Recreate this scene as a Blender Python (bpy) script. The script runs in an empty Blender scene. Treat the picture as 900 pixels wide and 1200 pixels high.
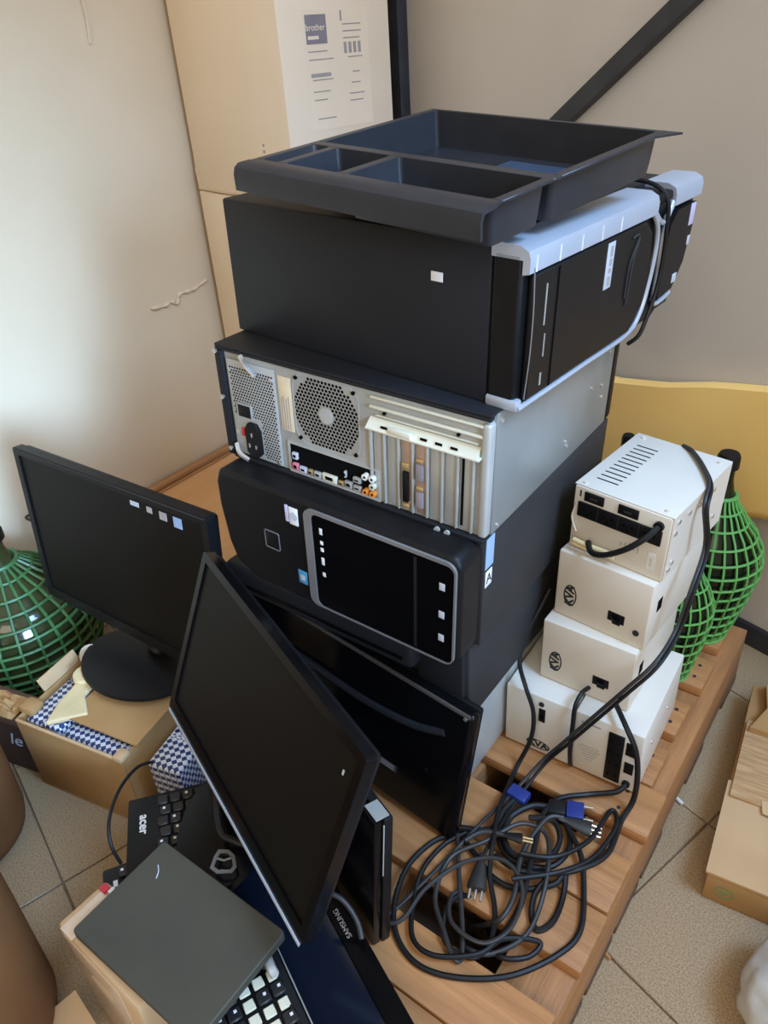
import bpy, bmesh, math, random
from mathutils import Vector, Matrix, Euler

random.seed(7)
R = math.radians
scene = bpy.context.scene
COL = scene.collection

# ------------------------------------------------------------------ camera
CAM = Vector((0.354, -0.634, 1.161))
CR = Matrix(((0.8039902564, -0.2764868058, 0.5264548545),
             (0.5915403328, 0.4621897359, -0.6606517106),
             (-0.0606605490, 0.8425768180, 0.5351491414)))
FPX = 893.0
cd = bpy.data.cameras.new('camera')
cd.sensor_fit = 'VERTICAL'
cd.sensor_height = 36.0
cd.lens = FPX / 1200 * 36.0
cd.clip_start = 0.02
cam = bpy.data.objects.new('camera', cd)
COL.objects.link(cam)
cam.matrix_world = Matrix.Translation(CAM) @ CR.to_4x4()
scene.camera = cam

# ------------------------------------------------------------------ light
scene.view_settings.view_transform = 'Standard'
scene.view_settings.look = 'None'
scene.view_settings.gamma = 1.0
scene.view_settings.use_curve_mapping = False
scene.view_settings.exposure = 0.13

world = bpy.data.worlds.new('world')
scene.world = world
world.use_nodes = True
bg = world.node_tree.nodes['Background']
bg.inputs['Color'].default_value = (1.0, 0.87, 0.71, 1)
bg.inputs['Strength'].default_value = 0.70


def area(name, loc, target, sx, sy, power, color, spread=180):
    d = bpy.data.lights.new(name, 'AREA')
    d.shape = 'RECTANGLE'
    d.size, d.size_y = sx, sy
    d.energy = power
    d.color = color
    d.spread = R(spread)
    o = bpy.data.objects.new(name, d)
    COL.objects.link(o)
    o.location = loc
    v = Vector(target) - Vector(loc)
    o.rotation_euler = v.to_track_quat('-Z', 'Y').to_euler()
    return o


# daylight from a doorway to the right, and from a window behind the photographer
area('doorway_daylight', (2.1, -1.15, 1.40), (-1.24, -0.12, 0.62), 0.7, 0.9, 6.8, (0.36, 0.61, 1.0), 26)
area('skylight', (1.5, 0.0, 2.5), (0.0, 0.15, 0.8), 0.9, 0.9, 14, (0.36, 0.61, 1.0), 70)
area('window_daylight', (0.9, -2.2, 2.3), (-0.1, 0.2, 0.4), 1.4, 1.2, 14, (1.0, 0.86, 0.68), 150)

# ------------------------------------------------------------------ helpers


def at(u, v, z):
    """photo pixel + height above the floor -> point in the room"""
    d = CR @ Vector(((u - 450) / FPX, -(v - 600) / FPX, -1.0))
    return CAM + d * ((z - CAM.z) / d.z)


def aty(u, v, y):
    d = CR @ Vector(((u - 450) / FPX, -(v - 600) / FPX, -1.0))
    return CAM + d * ((y - CAM.y) / d.y)


def atx(u, v, x):
    d = CR @ Vector(((u - 450) / FPX, -(v - 600) / FPX, -1.0))
    return CAM + d * ((x - CAM.x) / d.x)


MATS = {}


def mat(name, c1, c2=None, rough=0.6, metal=0.0, nscale=20.0, bump=0.0, bscale=None, spec=0.5,
        stretch=(1, 1, 1), rand=0.0, coat=0.0, trans=0.0, detail=4.0, lo=0.35, hi=0.65):
    if name in MATS:
        return MATS[name]
    m = bpy.data.materials.new(name)
    m.use_nodes = True
    nt = m.node_tree
    b = nt.nodes['Principled BSDF']
    b.inputs['Roughness'].default_value = rough
    b.inputs['Metallic'].default_value = metal
    b.inputs['Specular IOR Level'].default_value = spec
    b.inputs['Coat Weight'].default_value = coat
    b.inputs['Transmission Weight'].default_value = trans
    c2 = c2 or tuple(x * 0.88 for x in c1)
    tc = nt.nodes.new('ShaderNodeTexCoord')
    mp = nt.nodes.new('ShaderNodeMapping')
    mp.inputs['Scale'].default_value = stretch
    nt.links.new(tc.outputs['Object'], mp.inputs['Vector'])
    n = nt.nodes.new('ShaderNodeTexNoise')
    n.inputs['Scale'].default_value = nscale
    n.inputs['Detail'].default_value = detail
    nt.links.new(mp.outputs['Vector'], n.inputs['Vector'])
    r = nt.nodes.new('ShaderNodeValToRGB')
    r.color_ramp.elements[0].position = lo
    r.color_ramp.elements[1].position = hi
    r.color_ramp.elements[0].color = (*c2, 1)
    r.color_ramp.elements[1].color = (*c1, 1)
    nt.links.new(n.outputs['Fac'], r.inputs['Fac'])
    out = r.outputs['Color']
    if rand:
        oi = nt.nodes.new('ShaderNodeObjectInfo')
        mr = nt.nodes.new('ShaderNodeMapRange')
        mr.inputs['To Min'].default_value = 1 - rand
        mr.inputs['To Max'].default_value = 1 + rand
        nt.links.new(oi.outputs['Random'], mr.inputs['Value'])
        h = nt.nodes.new('ShaderNodeHueSaturation')
        nt.links.new(mr.outputs['Result'], h.inputs['Value'])
        nt.links.new(out, h.inputs['Color'])
        out = h.outputs['Color']
    nt.links.new(out, b.inputs['Base Color'])
    if bump:
        n2 = nt.nodes.new('ShaderNodeTexNoise')
        n2.inputs['Scale'].default_value = bscale or nscale * 4
        nt.links.new(mp.outputs['Vector'], n2.inputs['Vector'])
        bp = nt.nodes.new('ShaderNodeBump')
        bp.inputs['Strength'].default_value = bump
        bp.inputs['Distance'].default_value = 0.004
        nt.links.new(n2.outputs['Fac'], bp.inputs['Height'])
        nt.links.new(bp.outputs['Normal'], b.inputs['Normal'])
    MATS[name] = m
    return m


def wood(name, c1, c2, axis='x', scale=6.0, rough=0.6, rand=0.0):
    st = {'x': (1.2, 14, 14), 'y': (14, 1.2, 14), 'z': (14, 14, 1.2)}[axis]
    return mat(name, c1, c2, rough=rough, nscale=scale, stretch=st, bump=0.25, bscale=scale * 3, rand=rand,
               detail=8, lo=0.3, hi=0.7)


class G:
    """collects shapes into one mesh"""

    def __init__(s):
        s.bm = bmesh.new()

    def _xf(s, vs, M):
        if M is not None:
            bmesh.ops.transform(s.bm, matrix=M, verts=vs)

    def box(s, x0, x1, y0, y1, z0, z1, bev=0.0, seg=2, M=None):
        r = bmesh.ops.create_cube(s.bm, size=1.0)
        vs = r['verts']
        for v in vs:
            v.co = Vector(((x0 + x1) / 2 + v.co.x * (x1 - x0), (y0 + y1) / 2 + v.co.y * (y1 - y0),
                           (z0 + z1) / 2 + v.co.z * (z1 - z0)))
        if bev:
            es = list({e for v in vs for e in v.link_edges})
            rr = bmesh.ops.bevel(s.bm, geom=es, offset=bev, segments=seg, profile=0.5, affect='EDGES')
            vs = list({v for f in rr['faces'] for v in f.verts} | {v for v in vs if v.is_valid})
        s._xf(vs, M)
        return s

    def cyl(s, c, r, h, axis='z', seg=16, r2=None, M=None):
        rr = bmesh.ops.create_cone(s.bm, cap_ends=True, segments=seg, radius1=r, radius2=r if r2 is None else r2, depth=h)
        vs = rr['verts']
        Q = {'z': Matrix.Identity(4), 'x': Matrix.Rotation(R(90), 4, 'Y'), 'y': Matrix.Rotation(R(-90), 4, 'X')}[axis]
        bmesh.ops.transform(s.bm, matrix=Matrix.Translation(c) @ Q, verts=vs)
        s._xf(vs, M)
        return s

    def prism(s, pts, d, plane='xz', off=0.0, M=None):
        """polygon in a plane, extruded by d along the third axis from off"""
        def P(a, b, t):
            return {'xz': (a, t, b), 'yz': (t, a, b), 'xy': (a, b, t)}[plane]
        lo = [s.bm.verts.new(P(a, b, off)) for a, b in pts]
        hi = [s.bm.verts.new(P(a, b, off + d)) for a, b in pts]
        n = len(pts)
        s.bm.faces.new(lo)
        s.bm.faces.new(hi[::-1])
        for i in range(n):
            s.bm.faces.new((lo[i], hi[i], hi[(i + 1) % n], lo[(i + 1) % n]))
        s._xf(lo + hi, M)
        return s

    def ring(s, outer, inner, d, plane='xz', off=0.0):
        """frame between two outlines with the same count of points"""
        def P(a, b, t):
            return {'xz': (a, t, b), 'yz': (t, a, b), 'xy': (a, b, t)}[plane]
        n = len(outer)
        V = [[s.bm.verts.new(P(a, b, t)) for a, b in o] for o in (outer, inner) for t in (off, off + d)]
        oa, ob, ia, ib = V
        for i in range(n):
            j = (i + 1) % n
            s.bm.faces.new((oa[i], oa[j], ia[j], ia[i]))
            s.bm.faces.new((ob[i], ib[i], ib[j], ob[j]))
            s.bm.faces.new((oa[i], ob[i], ob[j], oa[j]))
            s.bm.faces.new((ia[i], ia[j], ib[j], ib[i]))
        return s

    def tube(s, pts, r, seg=8, closed=False, taper=None):
        pts = [Vector(p) for p in pts]
        n = len(pts)
        rings = []
        prev = None
        for i, p in enumerate(pts):
            if closed:
                t = pts[(i + 1) % n] - pts[i - 1]
            else:
                t = pts[min(i + 1, n - 1)] - pts[max(i - 1, 0)]
            t.normalize()
            if prev is None:
                a = Vector((0, 0, 1)) if abs(t.z) < 0.9 else Vector((1, 0, 0))
                u = t.cross(a).normalized()
            else:
                u = (prev - t * prev.dot(t)).normalized()
            prev = u
            w = t.cross(u)
            rad = r if taper is None else r * taper[i]
            rings.append([s.bm.verts.new(p + (u * math.cos(2 * math.pi * k / seg) + w * math.sin(2 * math.pi * k / seg)) * rad)
                          for k in range(seg)])
        m = n if closed else n - 1
        for i in range(m):
            a, b = rings[i], rings[(i + 1) % n]
            for k in range(seg):
                s.bm.faces.new((a[k], a[(k + 1) % seg], b[(k + 1) % seg], b[k]))
        if not closed:
            s.bm.faces.new(rings[0][::-1])
            s.bm.faces.new(rings[-1])
        return s

    def lathe(s, prof, seg=28, c=(0, 0, 0)):
        rings = []
        for r, z in prof:
            rings.append([s.bm.verts.new((c[0] + r * math.cos(2 * math.pi * k / seg), c[1] + r * math.sin(2 * math.pi * k / seg), c[2] + z))
                          for k in range(seg)])
        for a, b in zip(rings, rings[1:]):
            for k in range(seg):
                s.bm.faces.new((a[k], a[(k + 1) % seg], b[(k + 1) % seg], b[k]))
        s.bm.faces.new(rings[0][::-1])
        s.bm.faces.new(rings[-1])
        return s

    def disc(s, c, r, axis='y', seg=6, rot=0.0):
        vs = []
        for k in range(seg):
            a = 2 * math.pi * k / seg + rot
            x, y = r * math.cos(a), r * math.sin(a)
            vs.append(s.bm.verts.new({'y': (c[0] + x, c[1], c[2] + y), 'z': (c[0] + x, c[1] + y, c[2]), 'x': (c[0], c[1] + x, c[2] + y)}[axis]))
        s.bm.faces.new(vs)
        return s

    def grid(s, fn, nu, nv, closed_u=False):
        V = [[s.bm.verts.new(fn(i / nu, j / nv)) for j in range(nv + 1)] for i in range(nu + 1)]
        for i in range(nu):
            for j in range(nv):
                s.bm.faces.new((V[i][j], V[i + 1][j], V[i + 1][j + 1], V[i][j + 1]))
        return s

    def mesh(s, name, m, smooth=True):
        bmesh.ops.recalc_face_normals(s.bm, faces=s.bm.faces[:])
        me = bpy.data.meshes.new(name)
        s.bm.to_mesh(me)
        s.bm.free()
        if smooth:
            for p in me.polygons:
                p.use_smooth = True
            me.set_sharp_from_angle(angle=R(38))
        me.materials.append(m)
        return me

    def obj(s, name, m, parent=None, world=False, smooth=True):
        o = bpy.data.objects.new(name, s.mesh(name, m, smooth))
        COL.objects.link(o)
        if parent is not None:
            o.parent = parent
            if world:
                o.matrix_parent_inverse = root_matrix(parent).inverted()
        return o


MW = {}


def root_matrix(o):
    return MW.get(o.name, Matrix.Identity(4))


def tag(o, label=None, cat=None, group=None, kind=None):
    if label:
        o['label'] = label
    if cat:
        o['category'] = cat
    if group:
        o['group'] = group
    if kind:
        o['kind'] = kind
    return o


def thing(name, label, cat, loc=(0, 0, 0), rot=(0, 0, 0), M=None, group=None):
    o = bpy.data.objects.new(name, None)
    o.empty_display_size = 0.05
    COL.objects.link(o)
    if M is None:
        M = Matrix.Translation(loc) @ Euler([R(a) for a in rot], 'XYZ').to_matrix().to_4x4()
    o.matrix_world = M
    MW[o.name] = M.copy()
    return tag(o, label, cat, group)


def copy_part(src, parent, M=None, name=None):
    o = src.copy()
    COL.objects.link(o)
    o.parent = parent
    if M is not None:
        o.matrix_local = M
    return o


def link_mesh(name, me, parent, M):
    o = bpy.data.objects.new(name, me)
    COL.objects.link(o)
    o.parent = parent
    o.matrix_local = M
    return o


def text(name, body, size, m, parent, M, depth=0.0003, shear=0.0, bold=0.0):
    cu = bpy.data.curves.new(name, 'FONT')
    cu.body = body
    cu.size = size
    cu.extrude = depth
    cu.shear = shear
    cu.offset = bold
    cu.align_x = 'CENTER'
    cu.align_y = 'CENTER'
    tmp = bpy.data.objects.new(name + '_tmp', cu)
    COL.objects.link(tmp)
    dg = bpy.context.evaluated_depsgraph_get()
    me = bpy.data.meshes.new_from_object(tmp.evaluated_get(dg))
    bpy.data.objects.remove(tmp)
    me.materials.clear()
    me.materials.append(m)
    me.name = name
    return link_mesh(name, me, parent, M)


def frame(o, ex, ez):
    """matrix with local x = ex, local z = ez, local y away"""
    ex = Vector(ex).normalized()
    ez = Vector(ez)
    ez = (ez - ex * ez.dot(ex)).normalized()
    ey = ez.cross(ex)
    return Matrix(((ex.x, ey.x, ez.x, o[0]), (ex.y, ey.y, ez.y, o[1]), (ex.z, ey.z, ez.z, o[2]), (0, 0, 0, 1)))


# text lying on a face that looks toward -y (reads along +x, up +z)
FACE_Y = Matrix.Rotation(R(90), 4, 'X')
# text on a face that looks toward +x (reads along +y, up +z)
FACE_X = Matrix.Rotation(R(90), 4, 'Z') @ Matrix.Rotation(R(90), 4, 'X')


def T(x, y, z):
    return Matrix.Translation((x, y, z))


def smooth_path(pts, n=8, closed=False):
    P = [Vector(p) for p in pts]
    out = []
    N = len(P)
    rng = range(N) if closed else range(N - 1)
    for i in rng:
        if closed:
            p0, p1, p2, p3 = P[i - 1], P[i], P[(i + 1) % N], P[(i + 2) % N]
        else:
            p0, p1, p2, p3 = P[max(i - 1, 0)], P[i], P[i + 1], P[min(i + 2, N - 1)]
        for k in range(n):
            t = k / n
            out.append(0.5 * ((2 * p1) + (p2 - p0) * t + (2 * p0 - 5 * p1 + 4 * p2 - p3) * t * t + (3 * p1 - p0 - 3 * p2 + p3) * t ** 3))
    if not closed:
        out.append(P[-1])
    return out


def rrect(x0, x1, z0, z1, r, n=5):
    pts = []
    for cx, cz, a0 in ((x1 - r, z1 - r, 0), (x0 + r, z1 - r, 90), (x0 + r, z0 + r, 180), (x1 - r, z0 + r, 270)):
        for k in range(n + 1):
            a = R(a0 + 90 * k / n)
            pts.append((cx + r * math.cos(a), cz + r * math.sin(a)))
    return pts


# ------------------------------------------------------------------ materials
M_PLASTER = mat('plaster', (0.64, 0.52, 0.36), (0.585, 0.465, 0.31), rough=0.85, nscale=2.2, bump=0.12, bscale=22, spec=0.2)
M_PANEL = mat('grey_panel', (0.58, 0.545, 0.50), (0.54, 0.505, 0.46), rough=0.75, nscale=3, bump=0.06, bscale=40, spec=0.25)
M_STEEL = mat('dark_steel', (0.035, 0.037, 0.045), (0.02, 0.022, 0.028), rough=0.5, nscale=14)
M_GROUT = mat('grout', (0.19, 0.135, 0.085), rough=0.95, nscale=30)
M_TILE = mat('speckled_tile', (0.42, 0.31, 0.185), (0.25, 0.172, 0.092), rough=0.45, nscale=380, bump=0.05, rand=0.05, detail=6, lo=0.36, hi=0.6)
M_DECK = wood('pallet_wood', (0.46, 0.22, 0.078), (0.31, 0.138, 0.047), 'x', 5, rough=0.55, rand=0.08)
M_STRING = wood('stringer_wood', (0.40, 0.19, 0.07), (0.28, 0.125, 0.045), 'y', 5, rough=0.6, rand=0.06)
M_PLY = wood('platform_wood', (0.74, 0.44, 0.21), (0.68, 0.385, 0.175), 'y', 3, rough=0.5)
M_CARD = mat('cardboard', (0.44, 0.27, 0.115), (0.38, 0.225, 0.092), rough=0.85, nscale=9, spec=0.15, bump=0.08, bscale=60)
M_CARD2 = mat('pale_cardboard', (0.58, 0.40, 0.225), (0.50, 0.335, 0.18), rough=0.85, nscale=8, spec=0.15, bump=0.08, bscale=50)
M_CORR = mat('corrugated_cardboard', (0.55, 0.37, 0.20), (0.40, 0.25, 0.125), rough=0.9, nscale=10, spec=0.1, stretch=(2, 22, 2))
M_WCARD = mat('white_cardboard', (0.84, 0.71, 0.55), (0.78, 0.65, 0.49), rough=0.75, nscale=3, spec=0.2, bump=0.05, bscale=30)
M_WCARD_E = mat('torn_white_cardboard', (0.62, 0.48, 0.32), rough=0.9, nscale=30)
M_BROWNBOX = mat('dark_brown_card', (0.05, 0.022, 0.016), rough=0.6, nscale=10)
M_DRUM = mat('brown_fibre', (0.20, 0.092, 0.033), (0.15, 0.066, 0.024), rough=0.75, spec=0.2, nscale=4, bump=0.1, bscale=30)
M_BLACKP = mat('black_plastic', (0.006, 0.0063, 0.0075), (0.0045, 0.0048, 0.0055), rough=0.45, nscale=40, spec=0.22)
M_BLACKM = mat('matt_black_metal', (0.013, 0.0138, 0.0165), (0.0105, 0.0112, 0.0135), rough=0.55, nscale=8, bump=0.03, bscale=300, spec=0.25)
M_BLACKG = mat('gloss_black', (0.003, 0.003, 0.0036), rough=0.2, nscale=30, spec=0.16)
M_DARKG = mat('dark_grey_metal', (0.031, 0.030, 0.030), (0.025, 0.0245, 0.0245), rough=0.6, nscale=6, spec=0.3)
M_SCREEN = mat('lcd_screen', (0.0065, 0.006, 0.0055), (0.005, 0.0047, 0.0043), rough=0.46, nscale=4, spec=0.13)
M_SCREENB = mat('lcd_screen_glossy', (0.006, 0.009, 0.018), rough=0.12, nscale=4, spec=0.6)
M_SLAB = mat('soft_grey_plastic', (0.058, 0.056, 0.040), (0.043, 0.042, 0.031), rough=0.62, nscale=7, bump=0.04, bscale=200)
M_SILVERP = mat('silver_plastic', (0.46, 0.51, 0.58), (0.42, 0.465, 0.53), rough=0.33, metal=0.35, nscale=9)  # blue tint puts a reflection of the sky into the silver
M_SILVERD = mat('dull_silver_plastic', (0.24, 0.23, 0.22), (0.20, 0.195, 0.19), rough=0.4, metal=0.3, nscale=9)
M_GALV = mat('galvanised_steel', (0.47, 0.48, 0.45), (0.39, 0.40, 0.375), rough=0.45, metal=0.25, nscale=12, bump=0.03)
M_GALV2 = mat('slot_cover_steel', (0.40, 0.40, 0.36), (0.32, 0.32, 0.29), rough=0.42, metal=0.25, nscale=16)
M_CREAMM = mat('cream_flange', (0.74, 0.73, 0.58), rough=0.45, nscale=12, metal=0.2)
M_HOLE = mat('hole_black', (0.004, 0.004, 0.004), rough=0.9, nscale=5, spec=0.05)
M_CREAM = mat('cream_enamel', (0.69, 0.63, 0.52), (0.65, 0.59, 0.485), rough=0.45, nscale=5, spec=0.4)
M_CREAMG = mat('cream_shaded_enamel', (0.62, 0.60, 0.50), (0.58, 0.56, 0.465), rough=0.45, nscale=5)
M_WHITEU = mat('white_enamel', (0.69, 0.655, 0.575), (0.64, 0.605, 0.53), rough=0.4, nscale=7)
M_PAPER = mat('white_paper', (0.78, 0.78, 0.76), rough=0.7, nscale=30)
M_PAPERG = mat('label_grey', (0.50, 0.53, 0.58), rough=0.6, nscale=30)
M_INK = mat('ink', (0.02, 0.02, 0.024), rough=0.7, nscale=30)
M_INKG = mat('grey_ink', (0.36, 0.32, 0.29), rough=0.8, nscale=30)
M_INKP = mat('slate_print', (0.24, 0.21, 0.23), rough=0.8, nscale=30)
M_TAN = mat('tan_label', (0.66, 0.55, 0.36), (0.58, 0.47, 0.30), rough=0.7, nscale=30)
M_BLUES = mat('blue_sticker', (0.07, 0.30, 0.52), rough=0.4, nscale=30)
M_SKYS = mat('pale_blue_sticker', (0.30, 0.44, 0.66), rough=0.4, nscale=30)
M_RED = mat('red_plastic', (0.55, 0.03, 0.05), rough=0.4, nscale=30)
M_PINK = mat('pink_plastic', (0.62, 0.18, 0.24), rough=0.5, nscale=30)
M_ORANGE = mat('orange_plastic', (0.75, 0.26, 0.04), rough=0.4, nscale=30)
M_LILAC = mat('lilac_sticker', (0.55, 0.50, 0.68), rough=0.5, nscale=30)
M_BRASS = mat('gold_metal', (0.70, 0.52, 0.25), rough=0.35, metal=0.7, nscale=20)
M_COPPER = mat('card_bracket', (0.50, 0.36, 0.28), rough=0.4, metal=0.6, nscale=20)
M_STEELB = mat('bright_steel', (0.75, 0.75, 0.74), rough=0.25, metal=0.85, nscale=20)
M_CORD = mat('black_cord', (0.010, 0.010, 0.0105), (0.007, 0.007, 0.0075), rough=0.48, nscale=60, spec=0.3)
M_CORDG = mat('grey_cord', (0.028, 0.027, 0.026), (0.021, 0.0205, 0.020), rough=0.5, nscale=60)
M_VGA = mat('blue_connector', (0.018, 0.035, 0.20), rough=0.4, nscale=30)
M_GREEN = mat('green_plastic', (0.115, 0.36, 0.085), (0.09, 0.30, 0.07), rough=0.45, nscale=14)
M_GREEND = mat('bottle_green_plastic', (0.050, 0.16, 0.050), (0.038, 0.125, 0.04), rough=0.42, nscale=14)
M_GLASS = mat('dark_green_glass', (0.006, 0.012, 0.005), rough=0.12, nscale=8, spec=0.3)
M_GLASSB = mat('brown_green_glass', (0.030, 0.038, 0.013), rough=0.1, nscale=8, spec=0.6)
M_YELLOW = mat('yellow_foam', (0.93, 0.62, 0.21), (0.90, 0.57, 0.18), rough=0.65, nscale=4, spec=0.3)
M_FOAM = mat('cream_packing', (0.72, 0.60, 0.34), (0.62, 0.50, 0.27), rough=0.85, nscale=14, bump=0.2)
M_KEYW = mat('pale_dome', (0.72, 0.72, 0.56), rough=0.5, nscale=30)
M_KEY = mat('key_black', (0.014, 0.015, 0.018), rough=0.4, nscale=30)
M_TAPE = mat('clear_tape', (0.52, 0.36, 0.22), (0.62, 0.48, 0.34), rough=0.18, nscale=6, spec=0.6, coat=0.3)
M_BAG = mat('white_bag', (0.60, 0.60, 0.56), (0.50, 0.51, 0.48), rough=0.35, nscale=7)
M_GREENP = mat('green_print', (0.20, 0.27, 0.10), rough=0.8, nscale=30)
M_TRAY = mat('tray_plastic', (0.023, 0.025, 0.030), (0.019, 0.021, 0.025), rough=0.36, nscale=30, spec=0.35)


def checker_mat():
    m = bpy.data.materials.new('blue_checked_wrap')
    m.use_nodes = True
    nt = m.node_tree
    b = nt.nodes['Principled BSDF']
    b.inputs['Roughness'].default_value = 0.35
    tc = nt.nodes.new('ShaderNodeTexCoord')
    mp = nt.nodes.new('ShaderNodeMapping')
    mp.inputs['Rotation'].default_value = (0, 0, R(45))
    mp.inputs['Location'].default_value = (0.001, 0.002, 0.0031)
    nt.links.new(tc.outputs['Object'], mp.inputs['Vector'])
    ck = nt.nodes.new('ShaderNodeTexChecker')
    ck.inputs['Scale'].default_value = 122
    ck.inputs['Color1'].default_value = (0.62, 0.66, 0.74, 1)
    ck.inputs['Color2'].default_value = (0.015, 0.035, 0.13, 1)
    nt.links.new(mp.outputs['Vector'], ck.inputs['Vector'])
    nt.links.new(ck.outputs['Color'], b.inputs['Base Color'])
    return m


M_CHECK = checker_mat()

# ------------------------------------------------------------------ setting
# floor with single tiles, laid at an angle to the pallet
TA = R(-16.5)
TP = 0.30
g = G()
g.box(-1.9, 1.9, -2.0, 1.5, -0.05, -0.004)
floor = tag(g.obj('floor', M_GROUT), 'speckled beige floor tiles with dark joints', kind='structure')
g = G()
g.box(-TP / 2 + 0.0012, TP / 2 - 0.0012, -TP / 2 + 0.0012, TP / 2 - 0.0012, -0.012, 0.0, bev=0.0015, seg=1)
tile_me = g.mesh('tile', M_TILE)
TO = Vector((0.262, 0.294))
for i in range(-8, 9):
    for j in range(-8, 6):
        a, b = (i + 0.5) * TP, (j + 0.5) * TP
        x = TO.x + a * math.cos(TA) - b * math.sin(TA)
        y = TO.y + a * math.sin(TA) + b * math.cos(TA)
        if -1.25 < x < 1.5 and -1.5 < y < 1.15:
            link_mesh('tile', tile_me, floor, T(x, y, random.uniform(-0.0006, 0.0004)) @ Matrix.Rotation(TA, 4, 'Z'))

g = G()
g.box(-1.34, -1.24, -2.0, 1.6, 0, 2.6)
wall_left = tag(g.obj('wall_left', M_PLASTER), 'beige plastered wall with a peeling crack', kind='structure')
# peeling flake of plaster
pts = [(-1.2385, 0.50, 0.612), (-1.2375, 0.54, 0.607), (-1.2385, 0.565, 0.611), (-1.2365, 0.58, 0.603), (-1.2375, 0.595, 0.622), (-1.237, 0.625, 0.622), (-1.2375, 0.65, 0.624), (-1.2385, 0.69, 0.634)]
g = G()
g.tube(smooth_path(pts, 5), 0.0042, 6, taper=[0.4 + 1.0 * abs(math.sin(k * 0.7)) for k in range(len(smooth_path(pts, 5)))])
g.obj('plaster_crack', M_PLASTER, wall_left)
g = G()
g.tube(smooth_path([(-1.238, 0.50, 1.28), (-1.237, 0.505, 1.22), (-1.2385, 0.50, 1.17)], 5), 0.004, 6)
g.obj('plaster_blister', M_PLASTER, wall_left)

WD = Vector((0.963, -0.2695, 0)).normalized()
WN = Vector((WD.y, -WD.x, 0))  # toward the room
if WN.y > 0:
    WN = -WN
W0 = Vector((0.2, 0.785, 0))
WM = frame(W0, WD, (0, 0, 1))  # local x along the wall, y into the wall, z up
g = G()
g.box(-1.6, 1.4, 0.0, 0.08, 0, 2.6, M=WM)
wall_back = tag(g.obj('wall_back', M_PANEL), 'grey panel wall behind the stack', kind='structure')
g = G()
g.box(-1.07, 1.4, -0.012, 0.004, 0.0, 0.05, bev=0.002, M=WM)
tag(g.obj('baseboard_back', M_STEEL), 'dark steel bottom rail of the grey panel wall', kind='structure')
g = G()
g.box(-1.135, -1.075, -0.03, 0.0, 0, 2.6, bev=0.002, M=WM)
tag(g.obj('trim_1', M_STEEL), 'dark steel post beside the white boxes', kind='structure')
g = G()
sl = math.atan2(0.176, 0.236)
BM = WM @ T(-0.463, -0.012, 1.081) @ Matrix.Rotation(-sl, 4, 'Y')
g.box(-0.80, 1.1, -0.012, 0.012, -0.0165, 0.0165, bev=0.0015, M=BM)
tag(g.obj('trim_2', M_STEEL), 'dark diagonal steel brace on the grey panel wall', kind='structure')

# ------------------------------------------------------------------ wooden platform by the left wall
p = thing('wooden_platform', 'low tan wooden platform between the left wall and the computer stack', 'platform', (-1.235, 0.13, 0))
g = G(); g.box(0, 0.79, 0, 0.815, 0.135, 0.155, bev=0.001); g.obj('platform_top', M_PLY, p)
g = G(); g.box(0.0, 0.022, 0, 0.57, 0.1552, 0.172, bev=0.003); g.obj('edge_strip', wood('edge_wood', (0.47, 0.25, 0.11), (0.36, 0.18, 0.075), 'y', 5), p)
g = G(); g.box(0.026, 0.036, 0, 0.57, 0.1552, 0.159, bev=0.001); g.obj('edge_bead', MATS['edge_wood'], p)
for x in (0.02, 0.37, 0.72):
    g = G(); g.box(x, x + 0.05, 0.01, 0.80, 0.0, 0.1348); g.obj('bearer', M_STRING, p)

# ------------------------------------------------------------------ pallet
PZ = 0.155
pal = thing('wooden_pallet', 'wooden pallet carrying the computers, power units and cords', 'pallet', (0, 0, 0))
bt = 0.020
rows = [(-0.398, -0.335), (-0.332, -0.272), (-0.27, -0.188),
        (-0.128, -0.040), (-0.037, 0.052), (0.098, 0.185), (0.188, 0.27), (0.305, 0.385), (0.43, 0.51), (0.548, 0.655)]
for i, (a, b) in enumerate(rows):
    g = G()
    x1 = 0.182 + random.uniform(-0.004, 0.004) if b > 0.25 else 0.208 + random.uniform(-0.003, 0.003)
    dz = random.uniform(-0.001, 0.0)
    g.box(-0.345, x1, a, b, PZ - bt + dz, PZ + dz, bev=0.003)
    g.obj('deck_board', M_DECK, pal)
for x, x2 in ((-0.345, -0.31), (-0.09, -0.055), (0.118, 0.206)):
    g = G(); g.box(x, x2, -0.395, 0.655, 0.022, PZ - bt - 0.0012, bev=0.002); g.obj('stringer', M_STRING, pal)
M_GAPSHADE = wood('gap_shade_wood', (0.13, 0.075, 0.04), (0.08, 0.045, 0.025), 'x', 5, rand=0.06)  # shade inside the deck gaps, put into a darker wood colour
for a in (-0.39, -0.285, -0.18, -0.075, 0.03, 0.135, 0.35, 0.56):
    g = G(); g.box(-0.345, 0.207, a, a + 0.092, 0.0, 0.0215, bev=0.002); g.obj('bottom_board', M_GAPSHADE, pal)
g = G(); g.box(-0.345, 0.206, -0.398, -0.396, 0.022, PZ - bt - 0.0012); g.obj('light_block_board', M_DECK, pal)  # unseen board, added to block light from the pallet's open front
# nails
nm = G().cyl((0, 0, 0), 0.003, 0.002, 'z', 8).mesh('nail', M_STEEL)
for a, b in rows[5:]:
    for k in (0.3, 0.7):
        link_mesh('nail', nm, pal, T(0.158 if b < 0.25 else 0.165, a + (b - a) * k, PZ))

# ------------------------------------------------------------------ white cartons in the corner
CX = frame((-1.226, 0.708, 0), (math.cos(R(-10)), math.sin(R(-10)), 0), (0, 0, 1))


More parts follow.
